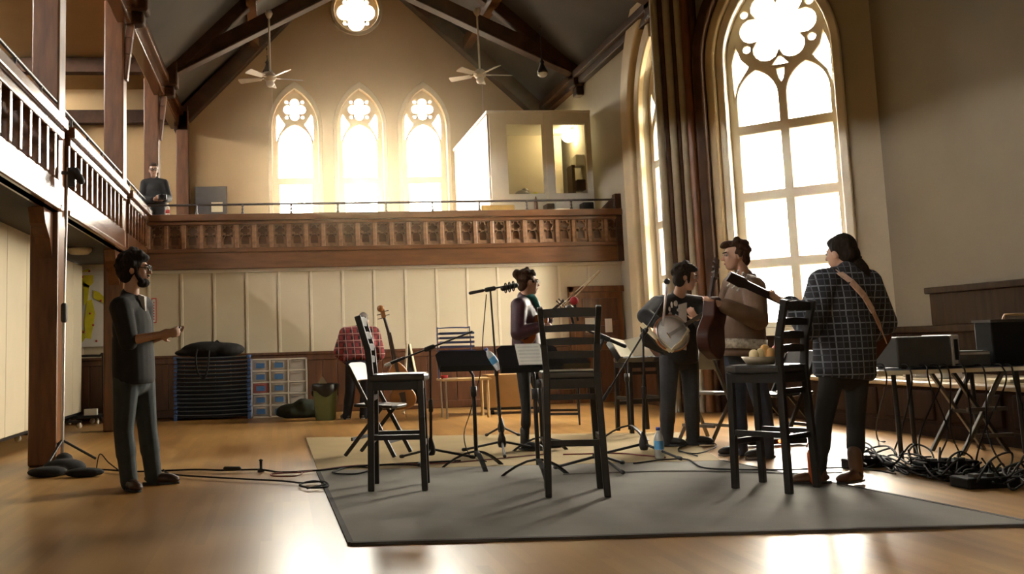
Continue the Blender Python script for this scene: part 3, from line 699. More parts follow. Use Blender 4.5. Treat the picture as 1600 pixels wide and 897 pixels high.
# tall light stand at the left
q = F(97, 728); b = V((q.x, q.y, RZ)); Y = q.y
ls = thing('light_stand', 'tall thin stand with a clamped black lamp, beside the nearest column', 'light stand', b)
MB().tube([b + V((0, 0, .05)), P(100, 480, Y)], .016, 10).build('lower_pole', 'steel', ls)
MB().tube([P(100, 490, Y), P(106, 262, Y)], .011, 8).build('upper_pole', 'steel', ls)
MB().cap(P(100, 500, Y), P(100, 478, Y), .03, .03).build('clutch', 'black_plastic', ls)
for k in range(3): a = .3 + k * 2 * pi / 3; MB().tube([b + V((0, 0, .22)), b + V((math.cos(a) * .3, math.sin(a) * .3, .03))], .012, 8).build('leg', 'black_metal', ls)
lh = MB().bar(P(96, 270, Y), P(126, 272, Y), .03, .03).bar(P(112, 262, Y), P(113, 292, Y), .06, .05).cap(P(118, 268, Y), P(127, 283, Y), .04, .035).build('clamp_lamp', 'black_plastic', ls)
sbm = MB().ell(F(100, 740) + V((0, 0, .05)), (.19, .13, .075)).ell(F(100, 738) + V((0, 0, .10)), (.08, .08, .07)).ell(F(74, 745) + V((0, 0, .04)), (.17, .10, .045)).ell(F(132, 745) + V((0, 0, .035)), (.17, .08, .04))
tag(fuse(sbm, 'sand_bag', 'black_cloth', vox=.014, smooth=3), 'floppy black sandbag weighing down the tall light stand', 'sandbag')

# ---------------------------------------------------------------- folding chairs
def folding_chair(label, loc, rz, mats, seat_h=.45):
    L0 = V(loc); t = thing('folding_chair', label, 'folding chair', loc)
    fm, sm, bm_ = mats
    def B(f): m = MB(); f(m); m.v = [p + L0 for p in m.v]; return m
    for s in (-1, 1):
        B(lambda m: m.bar((s * .21, .24, .0), (s * .20, -.20, .82), .022, .038, up=(0, 1, .5))).build('front_leg', fm, t, bevel=.004)
        B(lambda m: m.bar((s * .185, -.26, .0), (s * .185, .12, seat_h - .01), .02, .034, up=(0, 1, .5))).build('rear_leg', fm, t, bevel=.004)
    B(lambda m: m.plate([(-.18, -.19), (.18, -.19), (.19, .19), (.12, .215), (-.12, .215), (-.19, .19)], [], .03, (0, .03, seat_h), (1, 0, 0), (0, 1, -.04), bev=.01)).build('seat', sm, t)
    B(lambda m: m.plate([(-.2, -.08), (.2, -.08), (.195, .09), (.12, .105), (-.12, .105), (-.195, .09)], [], .02, (0, -.165, .755), (1, 0, 0), (0, -.46, .88), bev=.006)).build('backrest', bm_, t)
    B(lambda m: m.bar((-.2, .17, .13), (.2, .17, .13), .018, .03)).build('cross_bar', fm, t)
    B(lambda m: m.bar((-.18, -.19, .15), (.18, -.19, .15), .018, .03)).build('cross_bar', fm, t)
    t.rotation_euler = (0, 0, rz); return t
pm('grey_metal', (.16, .15, .14), .35, metal=.7, var=.1)
q = F(592, 712); folding_chair('glossy black folding chair just behind the left bar stool', (q.x, q.y, RZ), math.radians(-118), ('black_plastic', 'black_vinyl', 'black_vinyl'))
q = F(1112, 690); folding_chair('grey metal folding chair between the banjo player and the man in brown', (q.x, q.y, RZ), math.radians(-60), ('grey_metal', 'grey_metal', 'grey_metal'))
pm('dark_metal', (.05, .046, .042), .35, metal=.7, var=.1)
tr = thing('trestle_stand', 'crossed grey metal trestle under the right end of the mixing table', 'trestle', (5.62, 7.48, 0))
for y, s in ((7.30, 1), (7.62, -1)):
    MB().bar((5.62 - .22 * s, y, 0), (5.62 + .20 * s, y, .655), .03, .03, up=(0, 1, 0)).build('strut', 'grey_metal', tr, bevel=.004)
    MB().bar((5.62 - .20 * s, y + .04, .655), (5.62 + .22 * s, y + .04, 0), .03, .03, up=(0, 1, 0)).build('strut', 'dark_metal', tr, bevel=.004)
for x, z in ((5.62 + .02, .36), (5.62 + .06, .15)): MB().bar((x - .17, 7.285, z), (x + .17, 7.285, z), .025, .03).build('cross_bar', 'grey_metal', tr)
MB().bar((5.62, 7.28, .33), (5.62, 7.68, .33), .03, .03).build('spreader', 'dark_metal', tr)
q = F(880, 662); folding_chair('dark folding chair far back, seen through the middle stool legs', (q.x, q.y, 0), math.radians(160), ('black_metal', 'black_vinyl', 'black_vinyl'))
q = F(1235, 690); folding_chair('dark folding chair in front of the platform, behind the food stool', (q.x, q.y, 0), math.radians(100), ('black_metal', 'black_vinyl', 'black_vinyl'))

# ---------------------------------------------------------------- bottles, food
pm('clear_plastic', (.55, .58, .6), .12, var=.05); pm('blue_label', (.10, .34, .62), .5); pm('blue_cap', (.03, .06, .35), .4)
def bottle(label, base, axis, s=1.0):
    t = thing('water_bottle', label, 'bottle', base); b = V(base); d = V(axis).normalized()
    MB()._lat([(.0, 0), (.03 * s, .0), (.033 * s, .01 * s), (.033 * s, .06 * s), (.031 * s, .065 * s), (.033 * s, .07 * s), (.033 * s, .14 * s), (.028 * s, .165 * s), (.014 * s, .19 * s), (.013 * s, .205 * s), (0, .206 * s)], b, d, 16, 0).build('body', 'clear_plastic', t)
    MB()._lat([(.0335 * s, .065 * s), (.0342 * s, .067 * s), (.0342 * s, .125 * s), (.0335 * s, .127 * s)], b, d, 16, 0).build('wrap_label', 'blue_label', t)
    MB()._lat([(0, .20 * s), (.016 * s, .20 * s), (.016 * s, .222 * s), (0, .222 * s)], b, d, 12, 0).build('cap', 'blue_cap', t)
q = F(1031, 719); bottle('water bottle with a pale blue label standing on the rug edge', (q.x, q.y, RZ), (0, 0, 1), 1.15)
p = P(781, 577, D_ - .22); bottle('crumpled clear water bottle leaning on the music stand tray', p, (-.5, .1, .8), .9)
pm('foil', (.32, .27, .18), .4, metal=.3); pm('bread', (.50, .27, .08), .8); pm('ketchup', (.4, .02, .015), .35); pm('wrap', (.6, .47, .25), .7)
ty = thing('food_tray', 'shallow tray of wrapped food on the right bar stool seat', 'tray', P(1190, 566, 6.12))
c = P(1188, 566, 6.15); c.z = .813
MB()._lat([(0, .002), (.085, .002), (.115, .05), (.119, .05), (.088, -.0), (0, 0)], c, V((0, 0, 1)), 24, 0).build('dish', 'foil', ty)
for i, (px, h_, r, mt) in enumerate(((1178, .05, .034, 'wrap'), (1196, .08, .034, 'bread'), (1205, .06, .032, 'bread'), (1189, .06, .03, 'wrap'))):
    o = P(px, 556, 6.12 + .05 * (i % 2)); o.z = .832
    tag(MB().cap(o + V((0, 0, .01)), o + V((0, 0, h_)), r, r * .9, 14).build('sandwich_wrap' if mt == 'wrap' else 'bread_roll', mt), ['pale wrapped sandwich at the left end of the food tray', 'tallest golden bread roll in the food tray', 'smaller golden bread roll at the right of the food tray', 'wrapped sandwich at the back of the food tray'][i], 'food')
kb = P(1213, 560, 6.2); kb.z = .813
kt = thing('sauce_bottle', 'red sauce bottle beside the food tray on the stool', 'bottle', kb)
MB().lathe([(.02, 0), (.024, .01), (.024, .09), (.02, .11), (.01, .12)], kb, n=14).build('body', 'ketchup', kt); MB().lathe([(.009, .12), (.004, .16)], kb, n=10).build('nozzle', 'white_paint', kt)
# orange loop-handled case by the right stool
pm('orange', (.55, .10, .012), .45)
q = F(1272, 760); og = thing('orange_flask', 'slim orange flask standing behind the right stool leg', 'flask', (q.x, q.y, .013))
MB().lathe([(.02, 0), (.03, .01), (.03, .20), (.02, .225)], (q.x, q.y, .013), n=16).build('body', 'orange', og); MB().lathe([(.016, .225), (.016, .255)], (q.x, q.y, .013), n=12).build('lid', 'black_plastic', og)
MB().tube([V((q.x, q.y, .013)) + V((.03 * math.cos(a) , 0, .24 + .035 * math.sin(a))) for a in [pi * k / 8 for k in range(9)]], .004, 6).build('handle', 'orange', og)
# ================================================================== THINGS ALONG THE WALLS
# stack of blue cots
ORD = ('first', 'second', 'third', 'fourth', 'fifth', 'sixth', 'seventh', 'eighth', 'ninth', 'tenth', 'eleventh', 'twelfth', 'thirteenth', 'fourteenth', 'fifteenth')
pm('cot_blue', (.045, .10, .27), .45, var=.1); pm('cot_cloth', (.012, .022, .045), .8, var=.2); pm('cot_rail', (.20, .24, .28), .35, metal=.5)
cx0, cx1, cy0, cy1 = -1.60, -.47, 14.62, 15.18
zt = .90; nco = 15
def cot(loc):
    t = thing('stacking_cot', 'second blue cot from the floor in the tall stack by the wall', 'cot', loc, 'blue cots stacked by the wall'); L0 = V(loc); w = cx1 - cx0
    def B(f): m = MB(); f(m); m.v = [p + L0 for p in m.v]; return m
    for s in (0, 1):
        B(lambda m: m.box((s * (w - .05), 0, 0), (s * (w - .05) + .05, .56, .045))).build('end_frame', 'cot_blue', t, bevel=.008)
    B(lambda m: m.tube([(.04 + (w - .08) * k / 10, .012, .03 - .012 * math.sin(pi * k / 10)) for k in range(11)], .007, 6)).build('rail', 'cot_rail', t)
    B(lambda m: m.add([(.05 + (w - .1) * k / 10, y, .026 - .012 * math.sin(pi * k / 10)) for y in (.02, .54) for k in range(11)] + [(.05 + (w - .1) * k / 10, y, -.012 - .012 * math.sin(pi * k / 10)) for y in (.02, .54) for k in range(11)],
        [(k, k + 1, k + 12, k + 11) for k in range(10)] + [(k + 33, k + 34, k + 23, k + 22) for k in range(10)] + [(k + 22, k + 23, k + 1, k) for k in range(10)], 0, True)).build('bed_cloth', 'cot_cloth', t)
    return t
c0 = cot((cx0, cy0, .055)); c0['label'] = 'lowest blue cot of the stack, standing on the floor'
for s in (0, 1):
    MB().box((cx0 + s * 1.08, cy0, 0), (cx0 + s * 1.08 + .05, cy0 + .05, .056)).build('foot', 'cot_blue', c0)
    MB().box((cx0 + s * 1.08, cy0 + .5, 0), (cx0 + s * 1.08 + .05, cy0 + .55, .056)).build('foot', 'cot_blue', c0)
stp = (zt - .055) / (nco - 1)
c1 = cot((cx0, cy0, .055 + stp))
for k in range(2, nco):
    dup(c1, (cx0 + random.uniform(-.006, .006), cy0 + random.uniform(-.008, .008), .055 + stp * k), label='topmost blue cot of the stack, under the black bag' if k == nco - 1 else ORD[k] + ' blue cot from the floor in the tall stack by the wall')
# slumped black bag on the cots
bg_ = thing('duffel_bag', 'slumped black duffel bag lying on top of the blue cots', 'bag', (-1.05, 14.85, zt + .05))
m = MB().ell((-1.12, 14.86, zt + .14), (.40, .2, .125)).ell((-.85, 14.86, zt + .13), (.30, .2, .11)).ell((-1.45, 14.84, zt + .10), (.16, .15, .05)).ell((-1.1, 14.84, zt + .17), (.3, .15, .07))
BAG = (m, bg_)
MB().tube(spline([(-1.25, 14.70, zt + .16), (-1.27, 14.60, zt + .02), (-1.24, 14.595, zt - .2), (-1.15, 14.59, zt - .28), (-1.10, 14.595, zt - .15), (-1.08, 14.62, zt + .03), (-1.08, 14.70, zt + .15)], 6), .014, 6).build('strap', 'black_cloth', bg_)
MB().tube(spline([(-1.0, 14.8, zt + .235), (-.97, 14.8, zt + .27), (-.93, 14.8, zt + .23)], 4), .012, 6).build('handle', 'black_cloth', bg_)

# chest of clear drawers
pm('drawer_clear', (.46, .43, .38), .4, var=.1); pm('drawer_red', (.42, .13, .12), .5); pm('label_blue', (.06, .17, .38), .6)
dx0, dx1, dz1, dy = -.455, .37, .875, 14.72
du = thing('drawer_unit', 'white frame of clear plastic drawers with blue labels beside the cots', 'drawers', ((dx0 + dx1) / 2, dy + .2, 0))
fm = MB()
for i in range(4): x = dx0 + (dx1 - dx0) * i / 3; fm.box((x - .012, dy, 0), (x + .012, dy + .4, dz1))
for j in range(6): z = .01 + (dz1 - .02) * j / 5; fm.box((dx0 - .012, dy, z - .01), (dx1 + .012, dy + .4, z + .01))
fm.build('frame', 'white_paint', du)
for i in range(3):
    for j in range(5):
        x0 = dx0 + (dx1 - dx0) * i / 3 + .018; x1 = x0 + (dx1 - dx0) / 3 - .036; z0 = .01 + (dz1 - .02) * j / 5 + .014; z1 = z0 + (dz1 - .02) / 5 - .028
        dr = MB().box((x0, dy + .01, z0), (x1, dy + .38, z1)).box((x0 + .06, dy - .012, z1 - .03), (x1 - .06, dy + .01, z1 - .018)).build('drawer', 'drawer_red' if (i, j) == (0, 2) else 'drawer_clear', du, bevel=.006)
        if i < 2: MB().box((x0 + .05, dy - .004, z0 + .03), (x1 - .06, dy + .012, z1 - .04)).build('blue_label', 'label_blue', dr)
# heap of dark clothing in front of the drawers
pm('green_cloth', (.022, .028, .018), .95, var=.4, scale=9, bump=.3)
HEAP = MB()
for x, z, rx, rz in ((.12, .10, .22, .11), (.34, .13, .24, .14), (.55, .10, .2, .11), (.25, .06, .36, .07), (.30, .22, .1, .06)): HEAP.ell((x, 14.45, z), (rx, .17, rz))
# bin
pm('bin_green', (.15, .20, .10), .5, var=.05); pm('bin_liner', (.014, .014, .014), .35, var=.4, scale=16, bump=.6)
q = F(509, 656); bz = P(509, 603, q.y).z
tb = thing('waste_bin', 'green plastic waste bin with a black liner, right of the heap of clothes', 'bin', (q.x, q.y, 0))
MB().lathe([(.135, 0), (.145, .02), (.175, bz - .02), (.185, bz)], (q.x, q.y, 0), n=24).build('body', 'bin_green', tb)
lm = MB(); n = 28; pr = [(.188, bz - .10), (.20, bz - .06), (.20, bz + .02), (.185, bz + .035), (.16, bz + .01), (.1, bz - .06), (.0, bz - .1)]
vs = []; fs = []
for r_, z_ in pr: vs += [(q.x + (r_ * (1 + .05 * math.sin(5 * a + z_ * 30))) * math.cos(a), q.y + r_ * (1 + .05 * math.sin(4 * a)) * math.sin(a), z_ - (.05 * math.sin(3 * a) if z_ < bz - .08 and r_ > .15 else 0)) for a in [2 * pi * k / n for k in range(n)]]
for i in range(len(pr) - 1):
    for k in range(n): a = i * n + k; b = i * n + (k + 1) % n; fs.append((a, b, b + n, a + n))
lm.add(vs, fs, 0, True); lm.build('bin_liner', 'bin_liner', tb)
pb = P(503, 594, q.y); tag(MB().add([pb + V(v) for v in ((-.06, -.05, -.04), (.07, -.04, -.05), (.05, .06, -.04), (-.04, .05, -.05), (0, 0, .06), (.03, .01, .03))], [(0, 1, 4), (1, 2, 5), (2, 3, 4), (3, 0, 4), (1, 5, 4), (2, 4, 5), (3, 2, 1, 0)]).build('crumpled_paper', 'paper'), 'crumpled white paper sticking out of the waste bin', 'paper')

# double bass leaning, behind the man in red plaid
pm('bass_wood', (.27, .105, .022), .3, var=.3, scale=3, coat=.5); pm('bass_dark', (.03, .016, .01), .35, var=.2)
by = 13.75; q = F(618, 650); s0 = P(597, 484, by); b0 = V((q.x, q.y, .0)); ax = (s0 - V((q.x + .08, by, .1))).normalized()
ds = thing('double_bass', 'honey brown double bass leaning beside the man in red plaid', 'double bass', (q.x, by, 0))
U = V((ax.z, 0, -ax.x)).normalized(); O = V((q.x + .10, by, .12))
out = []
prof = [(.0, 0), (.2, .02), (.29, .12), (.31, .24), (.27, .36), (.20, .46), (.185, .55), (.20, .64), (.235, .74), (.225, .84), (.17, .95), (.08, 1.05), (.03, 1.1)]
sp_prof = spline([(a, b, 0) for a, b in prof], 4); S_ = .62
out = [(p.x * S_, p.y * S_ * 1.02) for p in sp_prof] + [(-p.x * S_, p.y * S_ * 1.02) for p in sp_prof[::-1][:-1]]
MB().plate(out, [], .14, O, U, ax, bev=.02).build('body', 'bass_wood', ds)
Nb = U.cross(ax)
MB().bar(O + ax * .45 - Nb * -.10, O + ax * 1.10 + Nb * .09, .045, .03, up=Nb).build('fingerboard', 'bass_dark', ds)
MB().tube([O + ax * .65, O + ax * 1.12, s0 - ax * .02], [.035, .025, .022], 10).build('neck', 'bass_dark', ds)
hd = MB(); hd.bar(s0 - ax * .12, s0, .06, .06, up=Nb); hd._lat([(0, -.035), (.045, -.035), (.05, -.02), (.05, .02), (.045, .035), (0, .035)], s0 + ax * .02 - U * .02, Nb, 16, 0)
hd.build('scroll', 'bass_wood', ds)
for k in range(4): p = s0 - ax * (.03 + .03 * k); MB().bar(p - U * (.09 if k % 2 else -.02), p + U * (.02 if k % 2 else .09) * 1.0, .012, .02, up=Nb).build('tuning_peg', 'bass_dark', ds)
MB().bar(O + ax * .30 - U * .05 + Nb * .09, O + ax * .30 + U * .05 + Nb * .09, .02, .07, up=Nb).build('bridge', 'cream_paper', ds)
MB().plate([(-.03, 0), (.03, 0), (.045, .2), (-.045, .2)], [], .02, O + ax * .04 + Nb * .085, U, ax).build('tailpiece', 'bass_dark', ds)
MB().tube([V((q.x + .12, by, .0)), O + ax * .03], .008, 6).build('endpin', 'steel', ds)

# easel frame, small table with paper rack, plywood cabinet
Y = 14.2
ez = thing('picture_frame', 'tall narrow wooden frame leaning between bass and table', 'frame', (P(646, 640, Y).x, Y, 0))
f1, f2, f3, f4 = P(630, 640, Y), P(662, 640, Y), P(640, 538, Y + .3), P(636, 538, Y + .3)
f1.z = f2.z = .016
MB().bar(f1, f4, .03, .03).bar(f2, f3, .03, .03).bar(f1.lerp(f4, .5), f2.lerp(f3, .5), .02, .03).bar(f1.lerp(f4, .12), f2.lerp(f3, .12), .03, .02).build('frame', 'cream_paper', ez)
MB().add([f1.lerp(f4, .15), f2.lerp(f3, .15), f3, f4, f1.lerp(f4, .15) + V((0, .02, 0)), f2.lerp(f3, .15) + V((0, .02, 0)), f3 + V((0, .02, 0)), f4 + V((0, .02, 0))], [(0, 1, 2, 3), (7, 6, 5, 4), (0, 4, 5, 1), (1, 5, 6, 2), (2, 6, 7, 3), (3, 7, 4, 0)]).build('backing', 'black_cloth', ez)
pm('ply', (.40, .235, .09), .5, var=.12, scale=3); pm('pine', (.48, .33, .15), .5)
Y = 13.3; a = P(686, 592, Y); b = P(762, 590, Y); tz = a.z
st = thing('school_table', 'small tan-topped table with metal legs behind the left music stand', 'table', ((a.x + b.x) / 2, Y, 0))
MB().box((a.x, Y - .25, tz - .03), (b.x, Y + .25, tz)).build('table_top', 'pine', st, bevel=.005)
for x in (a.x + .06, b.x - .05):
    for y in (-.2, .2): MB().tube([(x, Y + y, tz - .03), (x + (.03 if x < 2 else 0), Y + y, 0)], .014 if x < b.x - .2 else .02, 8).build('leg', 'steel' if x < b.x - .2 else 'pine', st)
pm('rack_blue', (.035, .05, .14), .4)
ra, rb = P(684, 588, Y), P(735, 512, Y)
rk = thing('paper_rack', 'blue wire rack of stacked paper trays against the cream panels', 'rack', ((ra.x + rb.x) / 2, Y, tz))
m = MB()
m.tube(spline([(ra.x, Y - .1, tz), (ra.x, Y - .1, rb.z - .05), (ra.x + .04, Y - .1, rb.z), (rb.x - .08, Y - .1, rb.z), (rb.x - .03, Y - .1, rb.z - .05), (rb.x - .02, Y - .1, tz)], 5), .009, 6)
m.build('wire_hoop', 'rack_blue', rk)
for k in range(6):
    z = rb.z - .40 + .062 * k
    MB().box((ra.x + .02, Y - .14, z), (rb.x - .02, Y + .12, z + .01)).box((ra.x + .02, Y - .145, z), (rb.x + .02, Y - .135, z + .032)).build('wire_tray', 'rack_blue', rk)
    MB().box((ra.x + .04, Y - .12, z + .009), (rb.x - .03 + .06 * (k % 2), Y + .1, z + .028)).build('paper_sheets', ['paper', 'label_blue', 'paper', 'drawer_red', 'paper', 'cot_blue'][k], rk)
rc = P(694, 574, Y - .15); tag(MB().lathe([(.03, 0), (.045, .005), (.05, .05), (.045, .052), (.035, .01), (.0, .008)], (rc.x, Y - .15, tz + .001), n=18).build('red_bowl', 'red_foam'), 'small red bowl on the tan table', 'bowl')
pl_ = P(703, 582, Y - .18); tag(MB().box((pl_.x - .1, Y - .24, tz + .001), (pl_.x + .1, Y - .1, tz + .012)).build('paper_pad', 'cream_paper'), 'pale pad of paper lying on the tan table', 'paper')
a = P(762, 586, 13.6); b = P(812, 638, 13.6)
pc_ = thing('plywood_cabinet', 'tan plywood cabinet on casters behind the violinist\'s legs', 'cabinet', ((a.x + b.x) / 2, 13.8, 0))
MB().box((a.x, 13.6, .09), (b.x + .35, 14.05, a.z)).build('body', 'ply', pc_, bevel=.008)
MB().box((a.x - .01, 13.585, .06), (b.x + .36, 14.06, .09)).build('base', 'black_wood', pc_)
for x in (a.x + .06, b.x + .28): MB()._lat([(0, -.02), (.03, -.02), (.03, .02), (0, .02)], V((x, 13.65, .03)), V((1, 0, 0)), 12, 0).build('caster', 'rubber', pc_)

# rolling partitions on the left
def partition(label, xk, ya, yb, zt, zb):
    t = thing('rolling_partition', label, 'partition', (xk, (ya + yb) / 2, 0))
    n = max(1, round((yb - ya) / .8)); L = (yb - ya) / n
    for i in range(n): MB().box((xk - .03, ya + L * i + .006, zb), (xk + .03, ya + L * (i + 1) - .006, zt)).build('panel', 'panel_cream', t, bevel=.012)
    MB().box((xk - .025, ya, zb - .03), (xk + .025, yb, zb)).build('bottom_rail', 'black_metal', t)
    for y in (ya + .15, yb - .15):
        MB().bar((xk - .25, y, .1), (xk + .25, y, .1), .04, .03).build('foot', 'black_metal', t)
        for s in (-1, 1): MB()._lat([(0, -.015), (.04, -.015), (.04, .015), (0, .015)], V((xk + s * .22, y, .042)), V((0, 1, 0)), 12, 0).build('caster', 'white_paint', t)
    return t
partition('long cream rolling partition left of the nearest column', -2.93, 8.2, 12.2, P(50, 366, 11.5).z, .17)
partition('narrow cream rolling partition just right of the nearest column', -3.02, 13.7, 14.95, P(110, 410, 14.3).z, .17)
# tubular cart
q1, q2 = P(118, 557, 15.0), P(160, 560, 15.0)
ct = thing('tube_cart', 'low cart with a bent black tube frame against the dark wainscot', 'cart', ((q1.x + q2.x) / 2, 14.9, 0))
MB().tube(spline([(q1.x, 15.05, .12), (q1.x, 15.05, q1.z - .03), (q1.x + .06, 15.05, q1.z), (q2.x - .06, 15.05, q1.z), (q2.x, 15.05, q1.z - .04), (q2.x, 15.05, .12)], 6), .02, 8).build('frame', 'black_metal', ct)
MB().box((q1.x - .05, 14.6, .09), (q2.x + .05, 15.1, .13)).build('deck', 'black_wood', ct)
for x in (q1.x, q2.x):
    for y in (14.65, 15.05): MB()._lat([(0, -.015), (.042, -.015), (.042, .015), (0, .015)], V((x, y, .045)), V((1, 0, 0)), 12, 0).build('caster', 'white_paint', ct)
tag(MB().box((q2.x - .2, 14.66, .132), (q2.x - .02, 14.78, .22)).build('white_box', 'white_paint'), 'little white box standing on the low tube cart', 'box')

# wall map, signs and fittings
pm('map_paper', (.64, .62, .55), .8, var=.04); pm('map_yellow', (.58, .52, .02), .8, var=.2, scale=5); pm('red_print', (.45, .05, .04), .7)
a, b = P(121, 414, YW), P(176, 541, YW)
mp_ = thing('wall_map', 'white and yellow wall map with small red dots, behind the bearded man', 'map', ((a.x + b.x) / 2, YW - .01, b.z))
MB().box((a.x, YW - .012, b.z), (b.x, YW - .004, a.z)).build('sheet', 'map_paper', mp_)
yp = lambda L: [(P(x, y, YW).x, P(x, y, YW).z) for x, y in L][::-1]
m = MB()
for L in ([(122, 450), (128, 424), (138, 420), (146, 428), (146, 442), (138, 450), (130, 446)], [(146, 454), (154, 456), (170, 470), (170, 478), (158, 472), (146, 466)], [(136, 470), (144, 468), (149, 490), (146, 510), (142, 530), (134, 528), (132, 505)], [(122, 520), (130, 515), (134, 528), (128, 536), (122, 534)], [(130, 440), (140, 446), (138, 468), (132, 478)]):
    m.plate(yp(L), [], .003, (0, YW - .0145, 0), (1, 0, 0), (0, 0, 1))
m.build('yellow_districts', 'map_yellow', mp_)
m = MB()
for x, y in ((129, 433), (140, 424), (126, 462), (124, 477), (141, 490), (131, 519), (123, 527), (146, 508), (158, 470), (127, 500), (151, 533)): c = P(x, y, YW); m._lat([(0, -.003), (.018, -.003), (.018, 0), (0, 0)], V((c.x, YW - .0165, c.z)), V((0, 1, 0)), 8, 0)
m.build('red_dots', 'red_print', mp_)
a, b = P(237, 466, YW), P(245, 505, YW)
sg = thing('wall_sign', 'narrow upright white sign with red border at the bearded man\'s shoulder', 'sign', ((a.x + b.x) / 2, YW - .03, b.z))
MB().box((a.x, YW - .032, b.z), (b.x, YW - .022, a.z)).build('border', 'red_print', sg)
MB().box((a.x + .014, YW - .036, b.z + .018), (b.x - .014, YW - .03, a.z - .018)).build('face', 'map_paper', sg)
m = MB()
for k in range(7): m.box((a.x + .03, YW - .039, b.z + .05 + k * .043), (b.x - .03, YW - .035, b.z + .075 + k * .043))
m.build('printed_letters', 'red_print', sg)
a, b = P(205, 377, YP), P(229, 402, YP)
tag(MB().box((a.x, YP - .14, b.z), (b.x, YP - .02, a.z)).box((a.x + .08, YP - .15, a.z), (b.x - .06, YP - .05, a.z + .04)).build('junction_box', 'white_paint', bevel=.01), 'small pale box fixed under the corner of the two galleries', 'box')
c = P(124, 364, 13.0); lamp = tag(MB().lathe([(.0, 2.33), (.12, 2.34), (.16, 2.38), (.16, 2.42), (0, 2.42)][::1], (c.x, 13.0, 0), n=20).build('ceiling_light', 'white_paint'), 'round pale ceiling light under the gallery', 'light')
c = P(55, 30, 12.0); tag(MB().lathe([(.0, 5.95), (.07, 5.955), (.085, 6.0), (.085, 6.02)], (c.x, 12.2, 0), n=18).build('smoke_detector', 'white_paint'), 'small round smoke detector on the gallery ceiling', 'detector')

# ---------------------------------------------------------------- on the balcony
bb = V((0, 0, 2.55))
pm('dark_board', (.035, .033, .042), .7); 
a, b = P(305, 292, 19.2), P(355, 335, 19.2)
db = thing('dark_board', 'dark square board with a tan label standing on the balcony', 'board', ((a.x + b.x) / 2, 19.2, 2.55))
MB().box((a.x, 19.17, 2.55), (b.x, 19.22, a.z)).build('board', 'dark_board', db, bevel=.006)
a, b = P(330, 316, 19.15), P(348, 331, 19.15); MB().box((a.x, 19.155, b.z), (b.x, 19.168, a.z)).build('tan_label', 'cream_paper', db)
# glazed booth
X0, X1, Y0, Y1, Z1 = 3.68, 5.50, 16.2, 19.44, P(780, 178, 16.2).z
bo = thing('glazed_booth', 'white glazed booth standing on the right end of the balcony', 'booth', ((X0 + X1) / 2, (Y0 + Y1) / 2, 2.55))
pm('booth_white', (.74, .70, .60), .5, var=.03)
wz = lambda px, py: (P(px, py, Y0).x, P(px, py, Y0).z)
(wa, wt), (wb, wb_) = wz(790, 195), wz(851, 303); (wc_, _1), (wd_, _2) = wz(863, 195), wz(919, 303)
MB().plate([(X0, 2.55), (X1, 2.55), (X1, Z1), (X0, Z1)], [[(wa, wb_), (wb, wb_), (wb, wt), (wa, wt)], [(wc_, wb_), (wd_, wb_), (wd_, wt), (wc_, wt)]], .06, (0, Y0, 0), (1, 0, 0), (0, 0, 1)).build('front_wall', 'booth_white', bo)
MB().box((X0 - .03, Y0 + .03, 2.55), (X0 + .03, Y1, Z1)).build('side_wall', 'booth_white', bo)
for k in range(4): y = Y0 + .7 + .62 * k; MB().box((X0 - .034, y - .008, 2.6), (X0 - .028, y + .008, Z1 - .25)).build('panel_joint', 'frame_paint', bo)
MB().box((X0 - .05, Y0 - .05, Z1), (X1, Y1, Z1 + .05)).build('roof', 'booth_white', bo)
MB().box((wb + .03, Y0 - .045, 2.55), (wb + .06, Y0 - .028, Z1)).build('joint_strip', 'frame_paint', bo)
for x0, x1 in ((wa, wb), (wc_, wd_)): MB().box((x0, Y0 - .003, wb_), (x1, Y0 + .003, wt)).build('window_pane', 'pane', bo)
MB().box((X0 + .03, Y0 + 1.75, 2.55), (X1, Y0 + 1.8, Z1)).build('inner_wall', 'panel_cream', bo)
bulb = bpy.data.materials.new('bulb'); bulb.use_nodes = True; bb_ = bulb.node_tree.nodes['Principled BSDF']; bb_.inputs['Emission Color'].default_value = (1, .85, .5, 1); bb_.inputs['Emission Strength'].default_value = 55; MT['bulb'] = bulb
c = P(888, 212, Y0 + 1.3); gl = thing('globe_lamp', 'glowing globe lamp inside the booth behind its right pane', 'lamp', c)
MB().ell(c, .13, n=20, m=14).build('globe', 'bulb', gl); MB().tube([c + V((0, 0, .12)), (c.x, c.y, Z1)], .012, 8).build('stem', 'steel', gl)
sh = thing('shelf_unit', 'dark shelf unit inside the booth behind the right pane', 'shelf', (P(908, 270, Y0 + 1).x, Y0 + 1, 2.55)); x = P(905, 270, Y0 + 1).x
for z in (3.3, 3.75, 4.2): MB().box((x - .18, Y0 + .8, z), (X1 - .05, Y0 + 1.2, z + .03)).build('shelf', 'timber', sh)
for x_ in (x - .16, X1 - .1): MB().box((x_, Y0 + .85, 2.55), (x_ + .03, Y0 + 1.15, 4.25)).build('upright', 'timber', sh)
for k, (z, w_, h_, mt) in enumerate(((4.23, .3, .22, 'glass_frost'), (3.78, .24, .2, 'timber'), (3.33, .26, .18, 'ply'))): tag(MB().box((x - .1, Y0 + .85, z + .001), (x - .1 + w_, Y0 + 1.1, z + h_)).build('storage_box', mt, bevel=.02), ['grey box on the top shelf inside the booth', 'dark box on the middle shelf inside the booth', 'brown box on the lowest shelf inside the booth'][k], 'box')
c = P(820, 290, Y0 + .9); tt_ = thing('booth_counter', 'pale counter inside the booth behind its left pane', 'counter', (c.x, Y0 + .9, 2.55))
